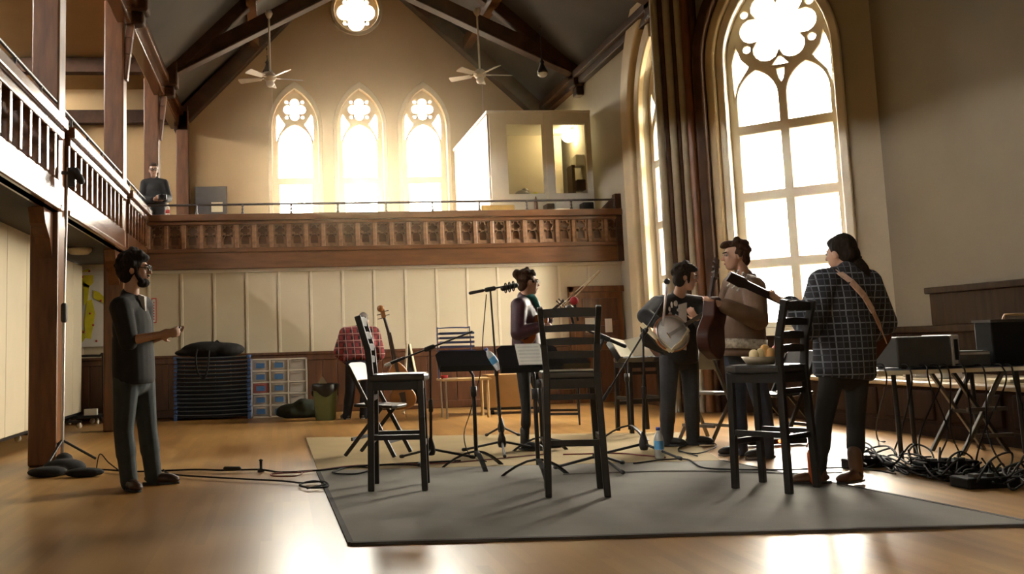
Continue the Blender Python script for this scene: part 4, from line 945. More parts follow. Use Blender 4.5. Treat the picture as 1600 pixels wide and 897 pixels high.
MB().box((X0 + .05, Y0 + .5, 3.55), (wb, Y0 + 1.2, 3.6)).build('counter_top', 'glass_frost', tt_); MB().box((X0 + .05, Y0 + .55, 2.55), (X0 + .1, Y0 + 1.15, 3.55)).build('counter_leg', 'glass_frost', tt_); MB().box((wb - .05, Y0 + .55, 2.55), (wb, Y0 + 1.15, 3.55)).build('counter_leg', 'glass_frost', tt_)
for k, (dx, r, mt, lb) in enumerate(((.35, .12, 'paper', 'white bundle on the counter inside the booth'), (.75, .12, 'grey_metal', 'grey bundle on the counter inside the booth'), (.95, .08, 'map_yellow', 'yellow bundle on the counter inside the booth'))):
    tag(MB().ell((X0 + dx, Y0 + .8, 3.602 + r * .75), (r * 1.2, r, r * .75)).ell((X0 + dx + .05, Y0 + .8, 3.602 + r), (r * .7, r * .7, r * .8)).build('bundle', mt), lb, 'bundle')
pm('mustard', (.55, .33, .06), .6)
for px0, px1, py, mt, nm, lb, ct_ in ((750, 802, 322, 'mustard', 'mustard_box', 'mustard yellow box behind the balcony rail below the booth', 'box'), (866, 886, 316, 'paper', 'white_carton', 'white carton behind the balcony rail under the right booth pane', 'box'), (852, 864, 319, 'timber', 'dark_case', 'dark rounded case left of the white carton on the balcony', 'case'), (909, 925, 317, 'black_wood', 'black_crate', 'black crate at the right end of the balcony', 'crate')):
    a, b = P(px0, py, YP + .45), P(px1, py, YP + .45)
    tag(MB().box((a.x, YP + .35, 2.551), (b.x, YP + .6, a.z)).build(nm, mt, bevel=.015), lb, ct_)
c = P(837, 307, YP + .4); tag(MB().lathe([(.07, 2.551), (.06, 2.6), (.03, c.z - .1), (.008, c.z)], (c.x, YP + .4, 0), n=12).build('pointed_post', 'wood'), 'slim pointed brown post behind the balcony rail', 'post')
struct('trim_33', MB().plate([(0, 3.1), (0, 3.42), (.9, 3.25), (.9, 3.1)], [], .08, (XR - .04, YP + .02, 0), (0, 1, 0), (0, 0, 1)).box((XR - .1, YP - .03, 2.3), (XR, YP + .12, 3.42)), 'timber')

# ---------------------------------------------------------------- ceiling fans and pendants
pm('fan_white', (.60, .55, .46), .45, var=.05)
def fan(label, hub, top, a0):
    t = thing('ceiling_fan', label, 'ceiling fan', hub); h = V(hub)
    MB().tube([h + V((0, 0, .08)), top], .018, 8).build('rod', 'fan_white', t)
    MB()._lat([(0, .06), (.05, .06), (.07, 0), (.03, -.08), (0, -.08)], V(top), V((0, 0, 1)), 14, 0).build('canopy', 'fan_white', t)
    MB()._lat([(0, .10), (.06, .10), (.11, .05), (.12, 0), (.09, -.05), (0, -.06)], h, V((0, 0, 1)), 20, 0).build('motor_housing', 'fan_white', t)
    MB().ell(h + V((0, 0, -.10)), (.075, .075, .07)).build('glass_bowl', 'glass_frost', t)
    MB().tube([h + V((.03, 0, -.12)), h + V((.03, 0, -.75))], .004, 5).build('pull_cord', 'fan_white', t)
    for k in range(5):
        a = a0 + k * 2 * pi / 5; d = V((math.cos(a), math.sin(a), 0)); u = V((-math.sin(a), math.cos(a), .35)).normalized()
        bl = MB().plate([(.18, -.05), (.58, -.075), (.60, -.05), (.60, .05), (.58, .075), (.18, .05)], [], .012, h, d, u).build('blade', 'fan_white', t)
        MB().bar(h + d * .09, h + d * .22, .04, .012).build('blade_arm', 'fan_white', bl)
    return t
fan('white ceiling fan hanging left, above the left lancet', P(422, 122, 16.85), P(420, 22, 16.85), .25)
fan('white ceiling fan hanging right, above the booth', P(750, 117, 16.85), P(745, 18, 16.85), .05)
def pendant(label, top, bot):
    t = thing('pendant_lamp', label, 'lamp', bot); top, bot = V(top), V(bot); L = (top - bot).length
    m = MB(); n = int(L / .07)
    for k in range(n): m.bar(top.lerp(bot, k / n), top.lerp(bot, (k + .75) / n), .025 if k % 2 else .01, .012, up=(0, 1, 0))
    m.build('chain', 'iron', t)
    MB().lathe([(.09, -.12), (.10, -.10), (.07, -.05), (.05, 0), (.03, .05), (.05, .08), (.02, .12), (.015, .16)], bot, n=16).build('lamp_holder', 'iron', t)
    MB().ell(bot + V((0, 0, -.14)), (.09, .09, .06)).build('glass_bowl', 'glass_frost', t)
pendant('dark chain pendant lamp hanging at the right, before the roof slope', P(843, 22, 16.5), P(847, 104, 16.5))
pendant('dark chain pendant lamp hanging just behind the left ceiling fan', P(415, 45, 18.2), P(418, 104, 18.2))

# ---------------------------------------------------------------- mixing table and gear at the right
TZ = .70
mt_ = thing('mixing_table', 'black folding table carrying the mixer and amplifiers at the right', 'table', (5.3, 7.5, 0))
MB().box((4.62, 7.12, TZ - .035), (6.12, 7.85, TZ)).build('table_top', 'black_wood', mt_, bevel=.006)
MB().box((4.62, 7.112, TZ - .034), (6.12, 7.12, TZ - .002)).build('table_edge', 'cream_paper', mt_)
for x, y in ((4.82, 7.22), (5.08, 7.42), (5.85, 7.7), (5.9, 7.25)): MB().tube([(x, y, TZ - .035), (x + .01, y, 0)], .018, 8).build('leg', 'black_metal', mt_)
pm('gear_grey', (.045, .043, .039), .55, var=.1, spec=.3); pm('gear_black', (.006, .006, .006), .6, spec=.15); pm('silver', (.40, .38, .35), .4, metal=.4)
a, b = P(1394, 527, 7.35), P(1478, 527, 7.35)
mx = thing('mixing_console', 'grey rack mixer with a silver end on the table behind the woman', 'mixer', ((a.x + b.x) / 2, 7.45, TZ))
MB().box((a.x, 7.3, TZ + .012), (b.x, 7.65, a.z)).build('case', 'gear_grey', mx, bevel=.012)
MB().box((b.x, 7.29, TZ + .012), (b.x + .07, 7.66, a.z + .005)).build('silver_end', 'silver', mx, bevel=.008)
MB().box((b.x + .02, 7.283, TZ + .06), (b.x + .05, 7.29, a.z - .03)).build('end_handle', 'gear_black', mx)
for k in range(4): MB().box((a.x + .04 + (b.x - a.x - .1) * (k % 2), 7.32 + .28 * (k // 2), TZ), (a.x + .08 + (b.x - a.x - .1) * (k % 2), 7.36 + .28 * (k // 2), TZ + .012)).build('rubber_foot', 'rubber', mx)
a, b = P(1491, 549, 7.3), P(1546, 549, 7.3)
rc2 = thing('effects_unit', 'low grey unit between the mixer and the big black case', 'amplifier', ((a.x + b.x) / 2, 7.45, TZ))
MB().box((a.x + .02, 7.28, TZ + .005), (b.x - .01, 7.6, a.z)).build('case', 'gear_grey', rc2, bevel=.01); MB().box((a.x + .03, 7.272, a.z - .03), (b.x - .02, 7.28, a.z - .01)).build('front_strip', 'silver', rc2)
a, b = P(1546, 502, 7.3), P(1640, 502, 7.3)
lp = thing('black_case', 'big black upright case at the right edge of the table', 'case', ((a.x + b.x) / 2, 7.35, TZ))
MB().box((a.x + .01, 7.3, TZ + .002), (b.x, 7.5, a.z)).build('case', 'gear_black', lp, bevel=.012); MB().box((a.x, 7.29, a.z - .01), (b.x, 7.51, a.z + .012)).build('metal_trim', 'gear_grey', lp)
MB().tube([(a.x + .2, 7.4, a.z + .01), (a.x + .22, 7.4, a.z + .05), (a.x + .4, 7.4, a.z + .05), (a.x + .42, 7.4, a.z + .01)], .01, 8).build('handle', 'ply', lp)
# things on the platform
a = F(1450, 596, .526)
for k, (px, py, w_, d_, h_, mt, lb, nm) in enumerate(((1440, 592, .28, .2, .10, 'paper', 'white paper box on the platform behind the table legs', 'paper_box'), (1478, 594, .22, .2, .08, 'paper', 'white box with a brown patch on the platform', 'paper_box'), (1385, 590, .4, .25, .07, 'cream_paper', 'pale folded cloth lying on the platform behind the woman', 'folded_cloth'), (1545, 596, .35, .3, .03, 'cream_paper', 'flat cream folder on the platform at the right', 'folder'))):
    yq = 8.6 + (.9 - .45 * k if k < 2 else (1.4 if k == 2 else -.6)); p = P(px, py, yq); px_ = max(p.x, 6.5)
    o = MB().box((px_ - w_ / 2, yq - d_ / 2, .526), (px_ + w_ / 2, yq + d_ / 2, .526 + h_)).build(nm, mt, bevel=.008); tag(o, lb, 'cloth' if 'cloth' in nm else 'box' if 'box' in nm else 'folder')

# ---------------------------------------------------------------- cables
pm('cable', (.012, .011, .011), .75, spec=.15); pm('cable_red', (.16, .02, .015), .5); pm('cable_grey', (.16, .15, .14), .5)
def cable(label, pts, r=.007, mat='cable', group=None, floor=True, name='cable', n=8):
    q = [(F(p[0], p[1]) if len(p) == 2 else V(p)) for p in pts]; q = [V((p.x, p.y, max(p.z, 0) + r + .014)) if floor else p for p in q]
    o = MB().tube(spline(q, n), r, 6).build(name, mat); return tag(o, label, 'cable', group)
cable('black cable running from the light stand past the bearded man to the rug', [(120, 742), (160, 738), (215, 741), (300, 738), (350, 739), (405, 738), (440, 742), (500, 739), (560, 733), (640, 728), (720, 724)], .008)
cable('thinner dark cable curving below the first one, ending in a coil at the rug corner', [(255, 738), (268, 745), (330, 750), (440, 756), (470, 759), (505, 757), (512, 765), (485, 767), (468, 762), (490, 756), (508, 761), (480, 768)], .007)
cable('dark red cable looped beside the rug\'s left edge', [(425, 744), (455, 741), (472, 743), (460, 748), (430, 748), (424, 745), (450, 743), (480, 741), (560, 731), (700, 727), (860, 712)], .006, 'cable_red')
cable('black cable loop on the rug behind the left stool', [(520, 742), (545, 734), (580, 736), (560, 744), (528, 744), (522, 740), (560, 732), (640, 730), (668, 736)], .006)
cable('thin cable arching off the light stand base', [V(F(150, 742)) + V((0, 0, .02)), V(F(152, 742)) + V((.02, 0, .17)), V(F(170, 742)) + V((0, 0, .1)), V(F(190, 742)) + V((0, 0, .02))], .005, floor=False)
tag(MB().cap(V(F(352, 739)) + V((0, 0, .035)), V(F(374, 739)) + V((0, 0, .035)), .018, .018).build('cable_connector', 'black_plastic'), 'black in-line connector on the long floor cable', 'connector')
q = F(408, 738); tag(MB().lathe([(.03, .001), (.03, .02), (.012, .03), (.012, .09), (.02, .10), (.0, .11)], q, n=12).build('plug', 'black_plastic'), 'small black plug standing upright beside the floor cable', 'plug')
p = P(766, 470, 9.0); cable('cable hanging from the tall microphone stand', [P(760, 460, 9.1), P(755, 520, 9.1), P(751, 580, 9.1), P(736, 640, 9.0), P(725, 680, 8.8), V(F(735, 716)) + V((0, 0, .02)), V(F(760, 725)) + V((0, 0, .02))], .005, floor=False)
cable('long dark cable crossing the grey rug from the microphone stand to the right', [(990, 728), (1040, 722), (1075, 722), (1100, 735), (1160, 738), (1240, 738), (1330, 735), (1400, 745)], .006)
cable('grey cable snaking along the rug behind the food stool', [(880, 745), (960, 742), (1060, 740), (1150, 741), (1250, 744), (1340, 742)], .005, 'cable_grey')
cable('black cable curling between the banjo player\'s shoes', [(1060, 708), (1090, 712), (1120, 700), (1100, 690), (1075, 697), (1060, 706), (1090, 716)], .005)
cable('red and black cable beneath the middle microphone stand', [(880, 714), (920, 713), (965, 712), (1010, 716), (1040, 719)], .007, 'cable_red')
lab_t = 'black cable in the tangle on the floor below the mixing table'
for k in range(26):
    x0 = 1345 + k * 10; y0 = 727 + k * 1.3
    pts = []
    for j in range(9):
        a = j * 1.15 + k; pts.append((x0 + 24 * math.cos(a) * (1 + .3 * math.sin(k * 3 + j)) + j * 3, y0 + 11 * math.sin(a * 1.2) + random.uniform(-2, 2)))
    q = [V(F(*p)) + V((0, 0, (random.uniform(.005, .07) if k % 3 else random.uniform(.01, .17)))) for p in pts]
    tag(MB().tube(spline(q, 6), .007, 6).build('cable', 'cable'), lab_t, 'cable', 'tangled cables under the mixing table')
for k, (xa, xf, yf) in enumerate(((1415, 1400, 715), (1443, 1470, 720), (1460, 1445, 735), (1475, 1500, 715), (1500, 1480, 742), (1530, 1575, 738), (1560, 1530, 742), (1575, 1590, 745), (1350, 1372, 690))):
    lab_h = 'black cable hanging from the mixing table, ' + ORD[(1, 2, 3, 4, 5, 6, 7, 8, 0)[k]] + ' from its left end'
    s = P(xa, 572, 7.10); s.y = 7.085; s.x = max(s.x, 4.64); f_ = F(xf, yf)
    q = [s + V((0, .06, .01)), s + V((0, -.02, 0)), s + V((.0, -.04, -.14)), s.lerp(f_, .55) + V((.12 * math.sin(k * 2), 0, -.1)), V((f_.x, f_.y, .015)), V((f_.x + .2 * math.cos(k), f_.y - .15, .015))]
    tag(MB().tube(spline(q, 7), .0065, 6).build('cable', 'cable'), lab_h, 'cable', 'cables hanging from the mixing table')
for k, (px, py, w_, d_, h_, lb) in enumerate(((1362, 732, .34, .12, .07, 'black stage box on the floor right behind the woman\'s boots'), (1490, 742, .42, .16, .09, 'black power block in the middle of the cable tangle'), (1556, 764, .36, .18, .07, 'black pedal unit on the floor at the far right'))):
    q = F(px, py); pb_ = thing('power_block', lb, 'power strip', q); MB().box((q.x - w_ / 2, q.y, .001), (q.x + w_ / 2, q.y + d_, h_)).build('case', 'gear_black', pb_, bevel=.012)
    for j in range(3): MB().box((q.x - w_ / 3 + j * w_ / 4, q.y + .03, h_), (q.x - w_ / 3 + j * w_ / 4 + .05, q.y + .08, h_ + .02)).build('socket', 'gear_grey', pb_)
pd = F(1222, 697); pdl = thing('pedal_board', 'black pedal with a small red light behind the food stool', 'pedal', pd)
MB().box((pd.x - .3, pd.y, .016), (pd.x + .25, pd.y + .14, .065)).build('case', 'gear_black', pdl, bevel=.01)
rl = bpy.data.materials.new('red_light'); rl.use_nodes = True; b_ = rl.node_tree.nodes['Principled BSDF']; b_.inputs['Emission Color'].default_value = (1, .12, .03, 1); b_.inputs['Emission Strength'].default_value = 6; MT['red_light'] = rl
MB().ell((pd.x - .02, pd.y - .004, .045), .016, n=10, m=8).build('red_light', 'red_light', pdl)
m, bg_ = BAG; fuse(m, 'bag_body', 'black_cloth', bg_, vox=.02, smooth=4)
tag(fuse(HEAP, 'clothes_heap', 'green_cloth', vox=.02, smooth=3), 'heap of dark green clothing on the floor before the clear drawers', 'clothes')
# ================================================================== PEOPLE
for nm, c in (('skin', (.42, .235, .15)), ('skin_far', (.40, .24, .165))): pm(nm, c, .55, var=.05, scale=6)
pm('hair_dark', (.015, .010, .007), .8, var=.5, scale=30, stretch=(3, 3, .6), bump=.6, spec=.15); pm('hair_brown', (.045, .022, .012), .8, var=.5, scale=30, stretch=(3, 3, .6), bump=.6, spec=.15); pm('hair_grey', (.12, .10, .09), .7, var=.3, scale=30)
pm('eye_white', (.34, .30, .26), .4); pm('lip', (.27, .10, .08), .6); pm('lens', (.02, .02, .02), .2)
pm('charcoal_shirt', (.0125, .0115, .0105), .9, var=.25, scale=10, bump=.25); pm('jeans_green', (.030, .038, .040), .85, var=.2, scale=9, bump=.2); pm('jeans_grey', (.026, .027, .031), .85, var=.2, scale=9, bump=.2); pm('jeans_blue', (.018, .022, .036), .85, var=.2, scale=9, bump=.2)
pm('purple_leather', (.050, .015, .024), .55, var=.3, scale=12, bump=.35); pm('black_leggings', (.007, .0065, .0065), .8); pm('teal_scarf', (.02, .16, .15), .9, var=.3, scale=20); pm('brown_jacket', (.125, .072, .040), .8, var=.2, scale=9, bump=.3); pm('jacket_band', (.32, .27, .20), .85, var=.5, scale=30)
pm('jacket_black', (.011, .0105, .011), .8, var=.3, scale=10, bump=.25); pm('shirt_white', (.50, .48, .44), .85); pm('shoe_brown', (.050, .022, .012), .5, var=.3); pm('shoe_black', (.012, .011, .010), .5); pm('shoe_grey', (.13, .12, .11), .7, var=.3); pm('boot_tan', (.085, .036, .016), .5, var=.3)
plaid('plaid_navy', (.016, .018, .026), (.15, .165, .19), (.008, .008, .010), .085, .10, (.065, .07, .085), skew=-.25)
plaid('plaid_red', (.21, .022, .024), (.36, .20, .17), (.020, .012, .014), .10, .10, skew=.05)

def hand(m, wr, d, n, curl, side, s=1.0):
    wr, d, n = V(wr), V(d).normalized(), V(n).normalized(); n = (n - d * n.dot(d)).normalized(); lat = d.cross(n)
    M = Matrix((lat, d, n)).transposed()
    m.ell(wr + d * .048 * s, (.040 * s, .052 * s, .016 * s), M, 12, 8); m.cap(wr, wr + d * .04 * s, .025 * s, .026 * s, 10)
    for i, (o, L) in enumerate(((-.030, .070), (-.010, .080), (.010, .076), (.029, .060))):
        o = o * -side if side else o
        p = wr + (d * .088 + lat * o) * s; dr = (d + lat * o * 2).normalized(); r = .0098 * s
        for k, fr in enumerate((.45, .32, .23)):
            a = curl * (.55 + .35 * k); dr = (dr * math.cos(a) + n * math.sin(a)).normalized(); q = p + dr * L * fr * s
            m.cap(p, q, r, r * .9, 8); p = q; r *= .9
    p = wr + (d * .022 + lat * side * .032) * s; dr = (d * .62 + lat * side * .62 + n * .35).normalized(); q = p + dr * .038 * s; m.cap(p, q, .0125 * s, .0115 * s, 8)
    m.cap(q, q + (dr * .6 + d * .5 + n * .35).normalized() * .03 * s, .0115 * s, .009 * s, 8)

def person(label, J, look, s=1.0, vox=.008, skin='skin', top=None, sleeve=1.9, top_mat='charcoal_shirt', hem=None, trous='jeans_green', shoes=('shoe_brown', None), toes=None, hands=None, bulk=0.0, chest=0.0, tuck=0.0, group=None, leg_in=0.0, up=(0, 0, 1), base_z=0.0, coll=True, neck=.06, cuff=.0):
    J = {k: V(v) for k, v in J.items()}
    f = V(look).normalized(); u = V(up); r = f.cross(u).normalized(); u = r.cross(f).normalized(); H = Matrix((r, f, u)).transposed()
    c = J['head']; ms = (J['shL'] + J['shR']) / 2; mh = (J['hipL'] + J['hipR']) / 2
    spn = (ms - mh).normalized(); sx = (J['shR'] - J['shL']); sx = (sx - spn * sx.dot(spn)).normalized(); fr = spn.cross(sx).normalized(); T = Matrix((sx, fr, spn)).transposed()
    W = (J['shR'] - J['shL']).length / 2; L = (ms - mh).length
    org = V(((J['anL'].x + J['anR'].x) / 2, (J['anL'].y + J['anR'].y) / 2, base_z))
    b = MB()
    hs = s
    b.ell(c + (u * .028 - f * .012) * hs, (.075 * hs, .094 * hs, .098 * hs), H, 20, 14); b.ell(c + (f * .032 - u * .030) * hs, (.060 * hs, .064 * hs, .085 * hs), H, 18, 12); b.ell(c + (f * .052 - u * .092) * hs, (.040 * hs, .042 * hs, .030 * hs), H, 14, 10)
    b.cap(c + (f * .094 + u * .012) * hs, c + (f * .113 - u * .026) * hs, .009 * hs, .0145 * hs, 8); b.ell(c + (f * .080 + u * .028) * hs, (.052 * hs, .016 * hs, .012 * hs), H, 12, 8)
    b.ell(c + (f * .088 - u * .066) * hs, (.026 * hs, .012 * hs, .016 * hs), H, 12, 8)
    for q in (-1, 1): b.ell(c + (r * .076 * q - f * .008 - u * .012) * hs, (.011 * hs, .022 * hs, .034 * hs), H, 10, 8); b.ell(c + (r * .036 * q + f * .062 - u * .020) * hs, (.022 * hs, .022 * hs, .024 * hs), H, 10, 8)
    nb = ms + spn * neck * s - fr * .005; b.cap(nb, c - (u * .075 + f * .02) * hs, .060 * s, .052 * s, 14)
    b.ell(mh + spn * L * .72, (W * .92, .095 * s, L * .36), T, 20, 14); b.ell(mh + spn * L * .36, (.135 * s, .088 * s, L * .40), T, 18, 12); b.ell(mh + spn * .02, (.155 * s, .10 * s, .12 * s), T, 18, 12); b.cap(J['shL'], J['shR'], .056 * s, .056 * s); b.cap(nb, J['shL'], .05 * s, .05 * s); b.cap(nb, J['shR'], .05 * s, .05 * s)
    for q in 'LR':
        b.cap(J['sh' + q], J['el' + q], .050 * s, .038 * s); b.cap(J['el' + q], J['wr' + q], .040 * s, .026 * s)
        b.cap(J['hip' + q], J['kn' + q], .080 * s - leg_in, .052 * s - leg_in); b.cap(J['kn' + q], J['an' + q], .053 * s - leg_in, .036 * s - leg_in * .4)
        an = J['an' + q]; td = V(toes[q]).normalized(); heel = V((an.x, an.y, base_z + .045 * s)) - td * .02; b.cap(an, heel, .036 * s, .036 * s); b.cap(heel, V((an.x, an.y, base_z + .032 * s)) + td * .15 * s, .036 * s, .026 * s)
        d, n, cu = hands[q]; hand(b, J['wr' + q], d, n, cu, (1 if q == 'L' else -1), s)
    root = fuse(b, 'person', skin, vox=vox, smooth=5, fac=.45, origin=org); tag(root, label, 'person', group)
    g = .016 * s + bulk
    if top_mat:
        t = MB()
        t.ell(mh + spn * L * .72, (W * .95 + g, .098 * s + g * 1.25 + chest, L * .38), T, 20, 14); t.ell(mh + spn * L * .36, (.138 * s + g * 1.3, .09 * s + g * 1.4 + chest, L * .42), T, 18, 12)
        hem_ = .06 if hem is None else hem
        t._lat([(0, hem_), (.9, hem_), (1, hem_ + .03), (1.0, L * .3), (.96, L * .6), (0, L * .6)], V((0, 0, 0)), V((0, 0, 1)), 24, 0)
        k = 6 * 24; x_ = .150 * s + g * 1.5; y_ = .098 * s + g * 1.6 + chest
        ax = V((0, 0, 1)).orthogonal().normalized()
        for i in range(len(t.v) - k, len(t.v)): p = t.v[i]; t.v[i] = mh + sx * p.x * x_ + fr * p.y * y_ + spn * p.z
        t.cap(J['shL'], J['shR'], .058 * s + g, .058 * s + g); t.cap(nb - spn * .015, J['shL'], .052 * s + g * .7, .055 * s + g); t.cap(nb - spn * .015, J['shR'], .052 * s + g * .7, .055 * s + g)
        for q in 'LR':
            e1 = min(sleeve, 1.0); t.cap(J['sh' + q], J['sh' + q].lerp(J['el' + q], e1), .056 * s + g, .044 * s + g)
            if sleeve > 1.0: t.cap(J['el' + q], J['el' + q].lerp(J['wr' + q], min(sleeve - 1, .96)), .044 * s + g, .032 * s + g * .8)
        if coll: t.cap(nb - spn * .02, nb + spn * .028 * s - fr * .012, .070 * s, .066 * s, 16)
        fuse(t, top or 'shirt', top_mat, root, vox=max(vox, .010), smooth=3)
    p = MB(); gl = .012 * s
    p.ell(mh + spn * .02, (.158 * s + gl, .104 * s + gl, .13 * s), T, 18, 12); p.cap(J['hipL'], J['hipR'], .092 * s, .092 * s)
    for q in 'LR':
        an = J['an' + q]; lo = an.lerp(V((an.x, an.y, base_z)), .35)
        p.cap(J['hip' + q], J['kn' + q], .085 * s + gl - leg_in, .060 * s + gl - leg_in); p.cap(J['kn' + q], lo, .060 * s + gl - leg_in, .050 * s + gl - leg_in * 1.4); p.cap(J['kn' + q], J['kn' + q].lerp(lo, .45), .060 * s + gl - leg_in, .062 * s + gl - leg_in)
    fuse(p, 'trousers', trous, root, vox=max(vox, .010), smooth=3)
    for q in 'LR':
        an = J['an' + q]; td = V(toes[q]).normalized(); sd = V((-td.y, td.x, 0)); a0 = V((an.x, an.y, base_z))
        Mf = Matrix((sd, td, V((0, 0, 1)))).transposed(); h = MB()
        h.ell(a0 + td * .055 * s + V((0, 0, .042 * s)), (.045 * s, .13 * s, .040 * s), Mf, 18, 12); h.ell(a0 + td * .125 * s + V((0, 0, .034 * s)), (.046 * s, .070 * s, .032 * s), Mf, 16, 10); h.cap(a0 - td * .01 + V((0, 0, .045 * s)), an + V((0, 0, .02 + cuff)), .044 * s, .048 * s)
        h.v = [V((v.x, v.y, max(v.z, base_z + .014))) for v in h.v]
        sh_ = fuse(h, 'boot' if cuff else 'shoe', shoes[0], root, vox=.009, smooth=3)
        so = [(.046 * s * math.sin(a) * (1 if math.cos(a) > -.2 else .85), .055 * s + .138 * s * math.cos(a)) for a in [2 * pi * i / 24 for i in range(24)]]
        MB().plate(so[::-1], [], .016, a0 + V((0, 0, .0095)), sd, td).build('sole', shoes[1] or 'rubber', sh_)
    for q in (-1, 1):
        MB().ell(c + (r * .031 * q + f * .083 + u * .008) * hs, .0125 * hs, n=12, m=8).build('eye', 'eye_white', root)
        MB().cap(c + (r * .016 * q + f * .097 + u * .029) * hs, c + (r * .046 * q + f * .084 + u * .030) * hs, .0055 * hs, .004 * hs, 8).build('eyebrow', 'hair_dark', root)
        MB().ell(c + (r * .031 * q + f * .0945 + u * .008) * hs, .0048 * hs, n=8, m=6).build('iris', 'lens', root)
    MB().ell(c + (f * .0985 - u * .062) * hs, (.021 * hs, .006 * hs, .0065 * hs), H, 12, 8).build('mouth', 'lip', root)
    return dict(root=root, c=c, f=f, r=r, u=u, H=H, s=hs, ms=ms, mh=mh, sx=sx, fr=fr, spn=spn, T=T, nb=nb, W=W, L=L, J=J)
def hair(p, mat, extra=(), vox=.008, vol=0.0, low=.0, tousle=0):
    c, f, r, u, H, s = p['c'], p['f'], p['r'], p['u'], p['H'], p['s']; m = MB()
    m.ell(c + (u * .040 - f * .030) * s, ((.081 + vol) * s, (.092 + vol) * s, (.098 + vol) * s), H, 20, 14); m.ell(c + (u * .080 + f * .006) * s, ((.068 + vol) * s, (.074 + vol) * s, (.044 + vol) * s), H, 18, 12)
    m.ell(c + (-u * (.03 + low) - f * .062) * s, ((.066 + vol) * s, (.050 + vol) * s, (.07) * s), H, 16, 10)
    for e in extra:
        if e[0] == 'e': m.ell(c + (r * e[1][0] + f * e[1][1] + u * e[1][2]) * s, tuple(x * s for x in e[2]), H, 14, 10)
        else: m.cap(c + (r * e[1][0] + f * e[1][1] + u * e[1][2]) * s, c + (r * e[2][0] + f * e[2][1] + u * e[2][2]) * s, e[3] * s, e[4] * s)
    rn = random.Random(5)
    for k in range(tousle):
        z = rn.uniform(-.25, 1); a = rn.uniform(0, 2 * pi); q = math.sqrt(1 - z * z)
        if math.sin(a) > .25 and z < .55: continue
        o = V((q * math.cos(a) * (.078 + vol), q * math.sin(a) * (.092 + vol) - .022, z * (.095 + vol) + .040)); s_ = rn.uniform(.014, .026)
        m.cap(c + (r * o.x + f * o.y + u * o.z) * s, c + (r * (o.x + rn.uniform(-.02, .02)) + f * (o.y + rn.uniform(-.03, .02)) + u * (o.z - rn.uniform(.0, .035))) * s, s_ * s, s_ * .6 * s)
    return fuse(m, 'hair', mat, p['root'], vox=vox, smooth=2)
def glasses(p, k=1.0, mat='black_plastic'):
    c, f, r, u, s = p['c'], p['f'], p['r'], p['u'], p['s']; m = MB()
    for q in (-1, 1):
        o = c + (r * .033 * q + f * .108 + u * .008) * s
        m.tube([o + (r * .026 * math.cos(a) + u * .019 * math.sin(a)) * s for a in [2 * pi * k / 14 for k in range(15)]], .0035 * k * s, 6); m.tube([o + r * .026 * q * s, c + (r * .082 * q - f * .01 + u * .012) * s], .003 * s, 6)
    m.tube([c + (r * -.008 + f * .111 + u * .012) * s, c + (r * .008 + f * .111 + u * .012) * s], .003 * s, 6)
    m.build('glasses', mat, p['root'])

# --- bearded man on the left, in profile
p = person('bearded man in a charcoal shirt and jeans standing at the left, hands together',
    dict(head=P(211, 421, 7.55), shR=P(189, 481, 7.40), shL=P(222, 479, 7.74), elR=P(201, 533, 7.33), elL=P(226, 534, 7.80), wrR=P(249, 523, 7.30), wrL=P(257, 524, 7.50), hipR=P(197, 596, 7.48), hipL=P(222, 596, 7.66), knR=P(193, 672, 7.48), knL=P(230, 668, 7.68), anR=P(202, 748, 7.46), anL=P(240, 740, 7.72)),
    (1, -.05, -.02), s=1.05, sleeve=.98, hem=-.02, trous='jeans_green', shoes=('shoe_brown', 'shoe_black'), toes=dict(R=(.45, -.8, 0), L=(1, -.12, 0)),
    hands=dict(R=((1, .25, .12), (.1, .8, .3), .45), L=((1, -.15, .25), (0, -.5, .8), .25)), bulk=.012)
hair(p, 'hair_dark', [('e', (.05, -.06, -.045), (.035, .05, .06)), ('e', (-.05, -.06, -.045), (.035, .05, .06)), ('e', (0, .055, .085), (.06, .05, .03)), ('c', (.07, .02, .0), (.068, .03, -.05), .016, .014), ('c', (-.07, .02, .0), (-.068, .03, -.05), .016, .014), ('e', (0, -.10, .02), (.075, .045, .09)), ('e', (0, -.02, .09), (.085, .10, .05))], vol=.012, tousle=70)
c, f, r, u, s = (p[k] for k in 'cfrus'); m = MB()
m.ell(c + (f * .060 - u * .098) * s, (.050 * s, .050 * s, .038 * s), p['H']); m.ell(c + (f * .100 - u * .048) * s, (.028 * s, .010 * s, .008 * s), p['H'])
for q in (-1, 1): m.cap(c + (r * .066 * q + f * .025 - u * .045) * s, c + (r * .045 * q + f * .06 - u * .095) * s, .015 * s, .022 * s)
fuse(m, 'beard', 'hair_dark', p['root'], vox=.007, smooth=2); glasses(p)
MB().add([p['nb'] + p['fr'] * .072 + p['sx'] * .022 * k + p['spn'] * z for k, z in ((-1, .03), (1, .03), (.5, -.1), (-.5, -.1))] + [p['nb'] + p['fr'] * .12 + p['sx'] * .022 * k + p['spn'] * z for k, z in ((-1, .01), (1, .01), (.4, -.1), (-.4, -.1))], [(0, 1, 2, 3), (7, 6, 5, 4), (0, 4, 5, 1), (1, 5, 6, 2), (2, 6, 7, 3), (3, 7, 4, 0)]).build('undershirt', 'shirt_white', p['root'])
w_ = P(272, 516, 7.38)
ph = thing('phone', 'small dark phone held in the bearded man\'s hands', 'phone', w_)
MB().bar(w_ - V((.03, 0, .01)), w_ + V((.05, 0, .02)), .06, .01).build('body', 'black_plastic', ph)

